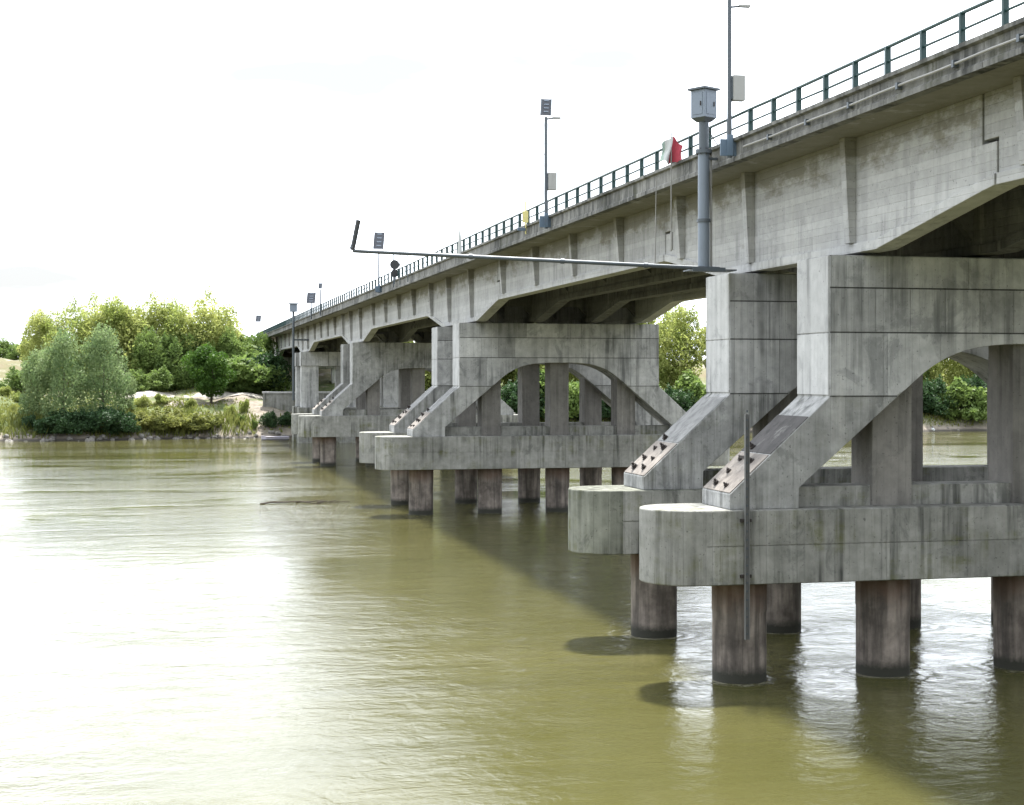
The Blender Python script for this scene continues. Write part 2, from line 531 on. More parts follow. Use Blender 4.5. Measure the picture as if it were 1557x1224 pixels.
def ground_mat():
    m, nt, b, out = new_mat('river_bank_ground')
    g = N(nt, 'NewGeometry')
    pos = g.outputs['Position']
    sep = N(nt, 'SeparateXYZ')
    nt.links.new(pos, sep.inputs[0])
    n1 = noise(nt, pos, 0.18, 6, 0.65)
    n2 = noise(nt, pos, 1.2, 5, 0.6)
    grass = mixc(nt, ramp(nt, n2, 0.35, 0.65), c4(0.045, 0.068, 0.016), c4(0.095, 0.11, 0.032))
    soil = mixc(nt, ramp(nt, n2, 0.3, 0.7), c4(0.13, 0.11, 0.085), c4(0.27, 0.235, 0.195))
    xm = N(nt, 'MapRange', interpolation_type='SMOOTHSTEP')
    xm.inputs['From Min'].default_value = 9.5
    xm.inputs['From Max'].default_value = 4.0
    nt.links.new(math_(nt, 'ABSOLUTE', math_(nt, 'SUBTRACT', sep.outputs['X'], 11.0)), xm.inputs['Value'])
    zb = N(nt, 'MapRange')
    zb.inputs['From Min'].default_value = 7.2
    zb.inputs['From Max'].default_value = 8.6
    nt.links.new(sep.outputs['Z'], zb.inputs['Value'])
    grass = mixc(nt, math_(nt, 'MULTIPLY', zb.outputs[0], 0.75), grass, mixc(nt, ramp(nt, n1, 0.4, 0.6), c4(0.12, 0.085, 0.05), c4(0.085, 0.085, 0.03)))
    f = ramp(nt, math_(nt, 'ADD', n1, math_(nt, 'MULTIPLY', xm.outputs[0], 0.11)), 0.54, 0.64)
    col = mixc(nt, f, grass, soil)
    zl = N(nt, 'MapRange')
    zl.inputs['From Min'].default_value = 2.4
    zl.inputs['From Max'].default_value = 0.9
    nt.links.new(math_(nt, 'ADD', sep.outputs['Z'], math_(nt, 'MULTIPLY', n2, 0.8)), zl.inputs['Value'])
    col = mixc(nt, zl.outputs[0], col, soil)
    wl = N(nt, 'MapRange')
    wl.inputs['From Min'].default_value = 0.45
    wl.inputs['From Max'].default_value = 0.15
    nt.links.new(sep.outputs['Z'], wl.inputs['Value'])
    col = mixc(nt, wl.outputs[0], col, c4(0.045, 0.04, 0.033))
    nt.links.new(col, b.inputs['Base Color'])
    b.inputs['Roughness'].default_value = 0.95
    bump(nt, b, n2, 0.6, 0.2)
    return m
M['ground'] = ground_mat()

def plain(name, a, bcol, scale=1.5):
    m, nt, b, out = new_mat(name)
    g = N(nt, 'NewGeometry')
    n = noise(nt, g.outputs['Position'], scale, 6, 0.65)
    nt.links.new(mixc(nt, ramp(nt, n, 0.35, 0.65), c4(*a), c4(*bcol)), b.inputs['Base Color'])
    b.inputs['Roughness'].default_value = 0.92
    bump(nt, b, n, 0.5, 0.08)
    return m
M['sand'] = plain('pale_sand_path', (0.30, 0.275, 0.24), (0.42, 0.39, 0.35))
M['rock'] = plain('pale_bank_rock', (0.10, 0.095, 0.088), (0.26, 0.245, 0.22), 2.2)
M['asphalt'] = plain('asphalt', (0.045, 0.045, 0.047), (0.06, 0.06, 0.06), 3)

# ------------------------------------------------------------------ terrain and water
def bank(x):
    return 216.5 + 0.055 * x + 1.6 * math.sin(x * 0.09) + 0.9 * math.sin(x * 0.31 + 1)

def ground_z(x, y):
    b = y - bank(x)
    near = 9.0 - y
    if near > 0:                                   # the bank the photographer stands on
        return min(6.7, -1.5 + near * 1.25) if near < 7 else 6.7
    if b < -3:
        return -2.5
    bump_ = 0.35 * math.sin(x * 0.5 + y * 0.33) + 0.25 * math.sin(x * 0.83 - y * 0.6)
    ks = [(-3, -2.5), (0, 0.0), (2.5, 1.7), (8, 3.7), (15, 5.3), (22, 6.3), (40, 7.0), (58, 11.3), (70, 11.6), (95, 9.0), (300, 9.0), (9000, 9.0)]
    z = ks[-1][1]
    for (b0, z0), (b1, z1) in zip(ks, ks[1:]):
        if b0 <= b <= b1:
            t = (b - b0) / (b1 - b0)
            z = z0 + (z1 - z0) * t
            break
    if 1 < b < 90:
        z += bump_ * min(1, b / 6)
    if 12 < x < 44 and b > 8:                      # embankment that carries the road off the bridge
        w = min(1, (x - 12) / 3, (44 - x) / 3)
        if y < 262:
            z = z * (1 - w) + w * min(z, 6.1)
        else:
            z = max(z, z * (1 - w) + w * min(15.0, 6.1 + (y - 262) * 0.42))
    return z

def terrain():
    xs = sorted(set([-6000, -3000, -1500, -800, -500, -350] + list(np.arange(-260, 262, 2.0)) + [320, 420, 600, 900, 1600, 3000, 6000]))
    ys = sorted(set([-5000, -2500, -1000, -400, -150, -60, -20, 0] + list(np.arange(1.0, 12, 1.0)) + [40, 90, 150, 190] +
                    list(np.arange(198, 250, 1.25)) + list(np.arange(250, 330, 4.0)) + [360, 420, 520, 700, 1000, 1600, 3000, 7000]))
    vs = [(x, y, ground_z(x, y)) for y in ys for x in xs]
    n = len(xs)
    fs = [(j * n + i, j * n + i + 1, (j + 1) * n + i + 1, (j + 1) * n + i) for j in range(len(ys) - 1) for i in range(n - 1)]
    me = bpy.data.meshes.new('ground')
    me.from_pydata(vs, [], fs)
    me.materials.append(M['ground'])
    smooth_mesh(me, 80)
    o = link(bpy.data.objects.new('ground', me))
    o['kind'] = 'structure'
terrain()

wm = MB()
wm.add([(-5900, 0, 0), (5900, 0, 0), (5900, 260, 0), (-5900, 260, 0)], [(0, 1, 2, 3)])
wo = wm.build('river_water', M['water'])
wo['kind'] = 'structure'

def path_strip():
    pts = []
    nx = 40
    x0, x1 = -6.0, 19.0
    vs, fs = [], []
    cols = 9
    for i in range(nx + 1):
        x = x0 + (x1 - x0) * i / nx
        c = bank(x) + 18.0 + 0.8 * math.sin(x * 0.3)
        w = 2.0 + 0.5 * math.sin(x * 0.7) + 0.3 * math.sin(x * 1.9)
        w *= min(1, 0.25 + (x - x0) / 5)
        for k in range(cols):
            y = c + w * (k / (cols - 1) - 0.5) * 2
            vs.append((x, y, ground_z(x, y) + 0.05))
    for i in range(nx):
        for k in range(cols - 1):
            a = i * cols + k
            fs.append((a, a + cols, a + cols + 1, a + 1))
    m = MB().add(vs, fs)
    o = m.build('path', M['sand'], smooth=True)
    o['kind'] = 'structure'
path_strip()

# ------------------------------------------------------------------ bridge piers
S = 53.5
YA = 40.51                     # centre of the first pier wall
PAIR = 7.6
XC = 24.35
WL, WR = 17.95, 30.75          # ends of the wall
ZCB, ZCT = 2.79, 4.81          # pile cap bottom and top
ZW = 11.76                     # wall top
ZP = 5.37                      # plinth top

def arch(x):
    """intrados height of the opening: straight legs running into a round crown"""
    d = abs(x - XC)
    if d > 7.3:
        return -1e9
    if d > 3.75:
        return ZP + (7.3 - d) * 0.845
    zj = ZP + (7.3 - 3.75) * 0.845
    t = d / 3.75
    # smooth crown matching the slope of the legs
    hgt = 9.33 - zj
    return zj + hgt * (1 - t ** (0.845 * 3.75 / hgt))

def wall_poly():
    p = [(15.05, ZCT), (15.05 + 2.0, ZCT), (17.05, ZP)]
    for i in range(0, 41):
        x = 17.05 + (2 * XC - 34.1) * i / 40
        p.append((x, max(ZP, arch(x))))
    rx = 2 * XC
    p += [(rx - 17.05, ZCT), (rx - 15.05, ZCT), (rx - 15.05, 5.22), (WR, 7.85), (WR, ZW), (WL, ZW), (WL, 7.85), (15.05, 5.22)]
    return p

pile_me = None
def disc_pts(r, n):
    return [(r * math.cos(2 * math.pi * k / n), r * math.sin(2 * math.pi * k / n)) for k in range(n)]

pile_mb = MB()
pile_mb.tube([(0, 0, -2.4), (0, 0, 1.9), (0, 0, 1.94), (0, 0, ZCB)], [0.75, 0.75, 0.765, 0.765], 28)
pile_mesh = pile_mb.mesh('pile', M['pile'])
smooth_mesh(pile_mesh)
bolt_mb = MB()
bolt_mb.tube([(0, 0, 0), (0, 0, 0.035)], 0.13, 6)
bolt_mb.tube([(0, 0, 0.03), (0, 0, 0.11)], 0.085, 6)
bolt_mb.tube([(0, 0, 0.10), (0, 0, 0.19)], 0.042, 8)
bolt_mesh = bolt_mb.mesh('anchor_bolt', M['bolt'])
SLOPE = math.atan2(7.85 - 5.22, WL - 15.05)

def panel_poly(x0, x1, z0, z1, seg=6):
    """rectangle on the wall face cut away by the arch"""
    g = 0.022
    x0 += 0.007; x1 -= 0.007; z0 += g; z1 -= g
    xs = [x0 + (x1 - x0) * i / seg for i in range(seg + 1)]
    low = [max(z0, arch(x) + 0.012) for x in xs]
    pts = [(x, z) for x, z in zip(xs, low) if z < z1 - 0.02]
    if len(pts) < 2:
        return None
    poly = pts + [(pts[-1][0], z1), (pts[0][0], z1)]
    clean = [poly[0]]
    for p in poly[1:]:
        if abs(p[0] - clean[-1][0]) + abs(p[1] - clean[-1][1]) > 1e-4:
            clean.append(p)
    return clean if len(clean) > 2 else None

def arch_pier(ya, label, detail=True, nearest=False, capm='cap'):
    t = thing('bridge_pier', label, 'bridge pier', (XC, ya, 0), 'concrete piers standing in the river')
    hw = 1.09
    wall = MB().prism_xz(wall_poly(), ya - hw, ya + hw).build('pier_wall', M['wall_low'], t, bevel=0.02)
    # pile cap with round noses
    tc = 1.3
    r = tc
    pts = []
    for k in range(15):
        a = math.pi / 2 + math.pi * k / 14
        pts.append((12.9 + r + r * math.cos(a), ya + r * math.sin(a)))
    for k in range(15):
        a = -math.pi / 2 + math.pi * k / 14
        pts.append((2 * XC - 12.9 - r + r * math.cos(a), ya + r * math.sin(a)))
    cap = MB().prism_xy(pts, ZCB, ZCT).build('pile_cap', M[capm], t, bevel=0.04)
    # low plinth across the opening
    MB().box(17.06, 2 * XC - 17.06, ya - 0.55, ya + 0.55, ZCT - 0.02, ZP).build('plinth', M['cap'], t, bevel=0.02)
    for x in (15.75, 20.08, 24.42, 28.75, 33.05):
        place(pile_mesh, 'pile', (x, ya, 0), t, (0, 0, random.uniform(0, 6)))
    for x in (20.03, 24.38, 28.72):
        w, seg = 0.6, 6
        xs = [x - w + 2 * w * i / seg for i in range(seg + 1)]
        poly = [(x - w, ZCT - 0.01), (x + w, ZCT - 0.01)] + [(q, arch(q) + 0.05) for q in reversed(xs)]
        MB().prism_xz(poly, ya - 0.68, ya + 0.68).build('pillar', M['pillar'], t, bevel=0.02)
    # shuttering panels standing slightly proud of the wall face
    if detail:
        rows = [(10.86, ZW - 0.01, 2.1, 0.0), (9.63, 10.86, 1.06, 0.3), (7.87, 9.63, 1.6, 0.12)]
        for z0, z1, w, off in rows:
            cuts = [WL + 0.02]
            x = WL + w + off
            while x < WR - 0.35:
                cuts.append(x)
                x += w
            cuts.append(WR - 0.02)
            for x0, x1 in zip(cuts, cuts[1:]):
                poly = panel_poly(x0, x1, z0, z1)
                if poly:
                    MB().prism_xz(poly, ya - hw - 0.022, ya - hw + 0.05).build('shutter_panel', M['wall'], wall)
        for zj, x0, x1 in ((10.86, WL, WR), (9.63, WL, WR), (7.87, WL, XC - 4.36), (7.87, XC + 4.36, WR)):
            MB().box(x0 + 0.02, x1 - 0.02, ya - hw - 0.006, ya - hw + 0.03, zj - 0.02, zj + 0.02).build('dirty_joint', M['joint'], wall)
        for z0, z1 in ((7.9, 9.6), (9.63, ZW - 0.02)):
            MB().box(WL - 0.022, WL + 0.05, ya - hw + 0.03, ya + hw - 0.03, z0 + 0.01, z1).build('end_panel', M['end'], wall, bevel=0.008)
        # cap face panels
        cuts = [14.3, 16.9, 19.4, 22.0, 24.6, 27.2, 29.8, 32.2, 34.3]
        for z0, z1 in ((ZCB + 0.03, 3.83), (3.86, ZCT - 0.03)):
            for x0, x1 in zip(cuts, cuts[1:]):
                MB().box(x0 + 0.007, x1 - 0.007, ya - tc - 0.02, ya - tc + 0.05, z0, z1).build('cap_panel', M['cap'], cap)
    # inclined back strip of the left raker, bolted at its foot
    n = Vector((-math.sin(SLOPE), 0, math.cos(SLOPE)))
    d = Vector((math.cos(SLOPE), 0, math.sin(SLOPE)))
    def on_slope(s, y, lift=0.0):
        p = Vector((15.05, ya + y, 5.22)) + d * s + n * lift
        return p
    m = MB()
    c = [on_slope(0.04, -1.05), on_slope(1.55, -1.05), on_slope(1.55, 1.05), on_slope(0.04, 1.05)]
    m.add([p - n * 0.02 for p in c] + [p + n * 0.03 for p in c],
          [(0, 1, 2, 3)[::-1], (4, 5, 6, 7), (0, 1, 5, 4), (1, 2, 6, 5), (2, 3, 7, 6), (3, 0, 4, 7)])
    plate = m.build('anchor_plate', M['plate'], t, bevel=0.008)
    m = MB()
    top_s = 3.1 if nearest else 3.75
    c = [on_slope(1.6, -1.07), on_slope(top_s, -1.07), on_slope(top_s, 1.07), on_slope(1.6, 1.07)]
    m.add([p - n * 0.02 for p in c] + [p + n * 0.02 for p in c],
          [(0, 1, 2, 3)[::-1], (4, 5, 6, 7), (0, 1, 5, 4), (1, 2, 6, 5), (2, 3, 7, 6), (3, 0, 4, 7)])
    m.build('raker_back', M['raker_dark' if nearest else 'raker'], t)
    for s in (0.3, 0.78, 1.25, 1.72):
        for y in (-0.42, 0.42):
            if s == 1.72 and y < 0:
                continue
            if random.random() < 0.12:
                continue
            bo = place(bolt_mesh, 'anchor_bolt', on_slope(s + random.uniform(-.05, .05), y + random.uniform(-.06, .06), 0.03), plate, (random.uniform(-.12, .12), -SLOPE + random.uniform(-.12, .12), random.uniform(0, 1)))
            q = random.uniform(0.65, 1.0)
            bo.scale = (q, q, q * random.uniform(0.8, 1.3))
    return t

names = [('nearest concrete pier with arched opening, right foreground, steel gauge staff on its cap',
          'second concrete pier, close behind the nearest one, its rounded cap showing left'),
         ('third concrete pier, mid-distance, its whole arched opening in view',
          'fourth concrete pier, paired just behind the mid-distance arch'),
         ('fifth concrete pier, far arch with smaller opening left of the mid-distance arch',
          'sixth concrete pier, farthest in the water, nearest the wooded bank')]
piers = []
for k in range(3):
    for j in range(2):
        piers.append(arch_pier(YA + S * k + PAIR * j, names[k][j], detail=(k < 2), nearest=(k == 0 and j == 0), capm='cap_green' if (k, j) == (0, 1) else 'cap'))

def bent_pier(ya, label):
    t = thing('bridge_bent', label, 'bridge pier', (XC, ya, 2), 'plain concrete bents on the far bank')
    MB().box(WL - 0.1, WR + 0.1, ya - 0.95, ya + 0.95, 9.95, ZW).build('cross_beam', M['wall'], t, bevel=0.03)
    for x in (WL + 1.1, XC, WR - 1.1):
        MB().box(x - 1.1, x + 1.1, ya - 0.8, ya + 0.8, 2.0, 9.95).build('column', M['wall'], t, bevel=0.03)
        MB().box(x - 1.5, x + 1.5, ya - 1.2, ya + 1.2, -2.2, 4.6).build('footing', M['cap'], t, bevel=0.03)
for k, (la, lb) in ((3, ('plain three-column concrete bent at the water edge under the far spans', 'second plain concrete bent right behind the water-edge bent')),
                    (4, ('plain concrete bent on the bank beyond the pale retaining wall', 'last plain concrete bent beside the bridge abutment'))):
    bent_pier(YA + S * k, la)
    bent_pier(YA + S * k + PAIR, lb)

t = thing('retaining_wall', 'pale concrete retaining wall under the far end of the bridge', 'wall', (28, 227.5, 1))
MB().box(14.8, 44, 227, 227.6, 0.5, 6.15).build('wall_face', M['cap'], t, bevel=0.03)
MB().box(14.7, 44.1, 226.85, 227.75, 6.15, 6.42).build('coping', M['end'], t, bevel=0.03)

t = thing('abutment', 'concrete abutment closing the far end of the bridge', 'abutment', (XC, 284, 5))
MB().box(16.5, 32.2, 283.2, 285, 4, 15.0).build('abutment_wall', M['wall'], t, bevel=0.03)
MB().prism_yz([(285, 4), (292, 9), (292, 15.0), (285, 15.0)], 16.5, 17.1).build('wing_wall', M['wall'], t)

# ------------------------------------------------------------------ bridge deck
GT = 15.06                     # girder top / slab soffit
GX = [18.9, 22.5, 26.1, 29.3]  # outer faces of the girders
GWID = 0.5
ZG0, ZG1 = 11.85, 12.84        # girder soffit over the piers and along the spans
Y0B, Y1B = -34.0, 284.0
YC = [YA + PAIR / 2 + S * k for k in range(-1, 5)]
HJ = 11.4                      # hinge distance from the centre of a pier pair

bridge = thing('bridge_deck', 'long grey concrete bridge deck on haunched girders crossing the river', 'bridge', (XC, 125, 11.85))

def cantilever(yc):
    zm = 13.95
    nib = 0.65
    g = 0.09
    lo = [(-HJ - nib + g, 12.84), (-HJ, 12.76), (-5.9, ZG0), (5.9, ZG0), (HJ, 12.76), (HJ + nib - g, 12.84)]
    up = [(HJ + nib - g, zm - g), (HJ - g, zm - g), (HJ - g, GT), (-HJ + g, GT), (-HJ + g, zm - g), (-HJ - nib + g, zm - g)]
    return [(yc + a, b) for a, b in lo + up]

def dropin(ya, yb, left=True, right=True):
    zm = 13.95
    nib = 0.65
    p = [(ya + (nib if left else 0), ZG1), (yb - (nib if right else 0), ZG1)]
    if right:
        p += [(yb - nib, zm), (yb, zm)]
    p += [(yb, GT), (ya, GT)]
    if left:
        p += [(ya, zm), (ya + nib, zm)]
    return p

segs = []
for i, yc in enumerate(YC):
    segs.append(('c', yc, cantilever(yc)))
    a = yc + HJ
    b = (YC[i + 1] - HJ) if i + 1 < len(YC) else Y1B - 0.3
    segs.append(('d', a, dropin(a, b, True, i + 1 < len(YC))))
segs.append(('d', Y0B, dropin(Y0B, YC[0] - HJ, False, True)))
for gi, gx in enumerate(GX):
    for kind, y, poly in segs:
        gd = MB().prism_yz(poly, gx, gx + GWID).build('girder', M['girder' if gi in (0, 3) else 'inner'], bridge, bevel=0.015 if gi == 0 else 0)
        # bottom flange
        nlo = 6 if kind == 'c' else 2
        lo = poly[:nlo]
        fl = [(yy, zz - 0.004) for yy, zz in lo] + [(yy, zz + 0.27) for yy, zz in reversed(lo)]
        MB().prism_yz(fl, gx - 0.07, gx + GWID + 0.07).build('bottom_flange', M['girder' if gi in (0, 3) else 'inner'], gd, bevel=0.015 if gi == 0 else 0)

# bracket ribs on the outer girder faces and diaphragms between the girders
ribs = []
for i, yc in enumerate(YC):
    ribs += [yc + d for d in (-4.4, 3.1, 9.9, 17.6, 25.0, 32.4, 40.1)]
ribs = [y for y in ribs if Y0B < y < Y1B - 2]
def soffit(y):
    d = min(abs(y - yc) for yc in YC)
    if d < 5.9:
        return ZG0
    if d < 12.05:
        return ZG0 + (ZG1 - ZG0) * (d - 5.9) / (12.05 - 5.9)
    return ZG1
for y in ribs:
    z0 = soffit(y) + 0.27
    for side in (-1, 1):
        xf = 18.9 if side < 0 else 29.8
        poly = [(xf, z0), (xf + side * 0.2, z0), (xf + side * 0.36, GT - 0.0), (xf, GT - 0.0)]
        if side < 0:
            poly = poly[::-1]
        MB().prism_xz(poly, y - 0.16, y + 0.16).build('bracket_rib', M['girder'], bridge, bevel=0.012 if side < 0 else 0)
    for x0, x1 in ((19.4, 22.5), (23.0, 26.1), (26.6, 29.3)):
        zb = z0 + 0.15
        # cross beam with haunched corners
        poly = [(x0, zb), (x0 + 0.5, zb + 0.55), (x1 - 0.5, zb + 0.55), (x1, zb), (x1, GT), (x0, GT)]
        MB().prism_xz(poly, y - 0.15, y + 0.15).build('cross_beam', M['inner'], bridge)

# slab
n_slab = 12
yy = np.linspace(Y0B, Y1B, n_slab + 1)
for a, b in zip(yy, yy[1:]):
    MB().prism_xz([(17.62, GT), (31.08, GT), (31.08, 15.40), (17.62, 15.40)], a + 0.01, b - 0.01).build('deck_slab', M['girder'], bridge)
MB().prism_xz([(17.75, 15.41), (30.95, 15.41), (30.95, 15.47), (17.75, 15.47)], Y0B, Y1B).build('road_surface', M['asphalt'], bridge)

# edge beams, cast in lengths
kl = 5.35
ys = np.arange(Y0B, Y1B - 0.1, kl)
prof = [(17.30, 15.05), (17.62, 15.05), (17.62, 15.76), (17.24, 15.76), (17.24, 15.66), (17.34, 15.62), (17.34, 15.22), (17.30, 15.18)]
km = MB().prism_xz(prof, 0.012, kl - 0.012).mesh('kerb_segment', M['kerb'], (17.3, 0, 15.05))
kr = MB().prism_xz([(2 * XC - x, z) for x, z in reversed(prof)], 0.012, kl - 0.012).mesh('kerb_segment', M['kerb'], (31.4, 0, 15.05))
for y in ys:
    o = place(km, 'kerb_segment', (17.3, y, 15.05), bridge)
    place(kr, 'kerb_segment', (31.4, y, 15.05), bridge)

# conduit clipped to the left edge beam, near end
cond = thing('conduit', 'pale cable conduit clipped along the near edge beam', 'conduit', (17.26, 20, 15.35))
pts = [(17.25, y, 15.36 - 0.012 * math.sin((y + 3) * 1.3)) for y in np.arange(Y0B, 44.1, 1.3)]
MB().tube(pts, 0.034, 8).build('pipe', M['pvc'], cond, smooth=True)
cl = MB().box(-0.06, 0.09, -0.05, 0.05, -0.08, 0.08).mesh('clip', M['galv_dark'])
for y in np.arange(Y0B + 1, 44, 2.68):
    place(cl, 'clip', (17.26, y, 15.36), cond)

# ------------------------------------------------------------------ railing
rail = thing('railing', 'dark green steel railing along the left edge of the bridge', 'railing', (17.43, 125, 15.76))
pm = MB()
pm.box(-0.068, 0.068, -0.045, 0.045, 0, 0.73)
pm.box(-0.09, 0.09, -0.08, 0.08, 0, 0.02)
pm_me = pm.mesh('post', M['rail'])
ys = np.arange(Y0B + 0.5, Y1B, 1.80)
for y in ys:
    place(pm_me, 'post', (17.43, y, 15.762), rail, (0, 0, random.uniform(-0.03, 0.03)))
for name, z, r in (('top_rail', 16.49, 0.046), ('middle_rail', 16.12, 0.031)):
    MB().tube([(17.43, y, z + random.uniform(-0.008, 0.008)) for y in ys], r, 8).build(name, M['rail'], rail, smooth=True)

# ------------------------------------------------------------------ water gauge mast, boom, staff
X, Y = 16.88, 46.5
t = thing('gauge_mast', 'thick galvanised mast with roofed instrument box in front of the deck', 'gauge mast', (X, Y, 11.9))
MB().tube([(X, Y, 11.9), (X, Y, 15.55)], 0.185, 20).build('lower_pipe', M['galv'], t, smooth=True)
MB().tube([(X, Y, 15.5), (X, Y, 15.62)], 0.26, 20).build('flange', M['galv_dark'], t, smooth=True)
MB().tube([(X, Y, 15.62), (X, Y, 16.5)], 0.16, 20).build('upper_pipe', M['galv_dark'], t, smooth=True)
MB().tube([(X, Y, 13.32), (X, Y, 13.42)], 0.225, 20).build('clamp_ring', M['galv_dark'], t, smooth=True)
MB().box(X + 0.1, 17.32, Y - 0.05, Y + 0.05, 15.3, 15.38).build('wall_bracket', M['galv_dark'], t)
def rot_box(hx, hy, z0, z1, ang, grow=1.0):
    v = []
    for z, g in ((z0, grow), (z1, 1.0)):
        for sx, sy in ((-1, -1), (1, -1), (1, 1), (-1, 1)):
            a, b = sx * hx * g, sy * hy * g
            v.append((X + a * math.cos(ang) - b * math.sin(ang), Y + a * math.sin(ang) + b * math.cos(ang), z))
    return v, [(3, 2, 1, 0), (4, 5, 6, 7), (0, 1, 5, 4), (1, 2, 6, 5), (2, 3, 7, 6), (3, 0, 4, 7)]
box = MB().add(*rot_box(0.29, 0.29, 16.62, 17.5, 0.5)).build('instrument_box', M['galv'], t, bevel=0.01)
MB().add(*rot_box(0.28, 0.28, 16.5, 16.62, 0.5, 0.6)).build('box_base', M['galv_dark'], box)
MB().add(*rot_box(0.37, 0.37, 17.5, 17.57, 0.5)).build('box_roof', M['galv_dark'], box, bevel=0.008)
for ang in (0.5 - math.pi / 2, 0.5 + math.pi):            # hatch on each side that faces the river
    c, sn = math.cos(ang), math.sin(ang)
    hv = []
    for dd in (0.29, 0.302):
        for u, z in ((-0.2, 16.72), (0.2, 16.72), (0.2, 17.4), (-0.2, 17.4)):
            hv.append((X + c * dd - sn * u, Y + sn * dd + c * u, z))
    MB().add(hv, [(3, 2, 1, 0), (4, 5, 6, 7), (0, 1, 5, 4), (1, 2, 6, 5), (2, 3, 7, 6), (3, 0, 4, 7)]).build('hatch', M['galv'], box)
    MB().tube([(X + c * 0.32 - sn * 0.14, Y + sn * 0.32 + c * 0.14, 16.98), (X + c * 0.32 - sn * 0.14, Y + sn * 0.32 + c * 0.14, 17.12)], 0.018, 6).build('hatch_handle', M['bolt'], box)
for k in range(8):
    a = k * math.pi / 4
    MB().tube([(X + 0.225 * math.cos(a), Y + 0.225 * math.sin(a), 15.46), (X + 0.225 * math.cos(a), Y + 0.225 * math.sin(a), 15.66)], 0.018, 6).build('flange_bolt', M['bolt'], t)
MB().tube([(X + 0.1, Y + 0.1, 16.5), (X + 0.3, Y + 0.1, 16.1), (17.42, Y + 0.15, 15.78)], 0.016, 6).build('sensor_cable', M['black'], t)
MB().tube([(X + 0.26, Y + 0.03, 11.9), (X + 0.26, Y + 0.03, 15.5)], 0.035, 8).build('cable_pipe', M['pvc'], t, smooth=True)

t = thing('gauge_boom', 'long thin steel boom reaching out over the river with upturned end', 'boom', (17.5, 46.6, 11.7))
def bp(x):
    return (x, 46.35, 11.84 + (17.2 - x) * 0.031)
MB().tube([bp(17.35), bp(14), bp(10), bp(6.05), (5.7, 46.35, 12.2), (5.66, 46.35, 12.28), (5.72, 46.35, 12.42)],
          [0.066, 0.064, 0.062, 0.062, 0.066, 0.07, 0.07], 10).build('boom_pipe', M['galv_dark'], t, smooth=True)
MB().tube([(5.67, 46.35, 12.22), (5.72, 46.35, 12.42), (5.86, 46.35, 13.12)], 0.075, 10).build('upturned_sensor', M['black'], t, smooth=True)
for x in (9.3, 12.2, 14.9):
    a, b = bp(x - 0.06), bp(x + 0.06)
    MB().tube([a, b], 0.085, 10).build('coupling', M['galv_dark'], t, smooth=True)
MB().box(16.4, 17.9, 46.25, 47.1, 11.78, 11.82).build('platform', M['galv_dark'], t)
MB().box(16.4, 17.5, 46.19, 46.25, 11.74, 11.87).build('platform_edge', M['galv_dark'], t)

t = thing('gauge_staff', 'slim perforated steel staff running down the nearest pier into the water', 'gauge staff', (15.4, 39.1, 1.3))
m = MB()
m.box(15.34, 15.46, 39.05, 39.09, 1.35, 7.4)
m.box(15.34, 15.356, 39.00, 39.05, 1.35, 7.4)
m.box(15.444, 15.46, 39.00, 39.05, 1.35, 7.4)
m.build('staff_channel', M['staff'], t)
pl = MB().box(-0.022, 0.022, -0.02, 0.0, -0.03, 0.03).mesh('rung', M['galv_dark'])
for z in np.arange(1.5, 7.5, 0.23):
    place(pl, 'rung', (15.40, 39.05, z), t)
for z in (3.0, 4.5):
    MB().box(15.25, 15.55, 39.09, 39.22, z, z + 0.08).build('bracket', M['bolt'], t)
MB().box(15.34, 15.46, 39.09, 39.45, 6.2, 6.28).build('bracket', M['bolt'], t)

# flag on a thin pole with a hanging float line
X, Y = 17.05, 50.2
t = thing('flag', 'faded green, white and red flag on a thin pole at the railing', 'flag', (X, Y, 14.0))
MB().tube([(X, Y, 12.7), (X, Y, 16.75)], 0.022, 8).build('flag_pole', M['pvc'], t)
def flag_strip(u0, u1, mat):
    vs, fs = [], []
    nu, nv = 10, 12
    for j in range(nv + 1):
        for i in range(nu + 1):
            u = u0 + (u1 - u0) * i / nu
            v = j / nv
            x = X - 0.36 + u * 0.74 + 0.05 * math.sin(v * 4 + u * 3)
            y = Y - 0.05 + 0.11 * math.sin(u * 11 + v * 2.4) * (0.4 + v)
            top = 16.6 - abs(u - 0.45) ** 1.3 * 0.75
            z = top - v * (0.95 - abs(u - 0.45) * 0.85) + 0.03 * math.sin(u * 14)
            vs.append((x, y, z))
    k = nu + 1
    for j in range(nv):
        for i in range(nu):
            a = j * k + i
            fs.append((a, a + 1, a + k + 1, a + k))
    n = len(vs)
    vs2 = [(x, y + 0.006, z) for x, y, z in vs]
    MB().add(vs + vs2, fs + [tuple(q + n for q in reversed(f)) for f in fs]).build('cloth', mat, t, smooth=True)
flag_strip(0.0, 0.13, M['green'])
flag_strip(0.13, 0.46, M['white'])
flag_strip(0.46, 1.0, M['red'])
MB().tube([(X, Y - 0.06, 12.75), (X, Y - 0.06, 13.35)], 0.05, 10).build('counterweight', M['pvc'], t, smooth=True)
t = thing('float_line', 'thin pale line hanging in front of the girder beside the flag', 'cable', (16.95, 51.5, 11.9))
MB().tube([(16.93, 51.6, 12.3), (16.98, 51.6, 15.4)], 0.014, 6).build('line', M['pvc'], t)
MB().tube([(16.93, 51.6, 12.3), (16.96, 51.6, 14.0)], 0.022, 6).build('sleeve', M['pvc'], t)

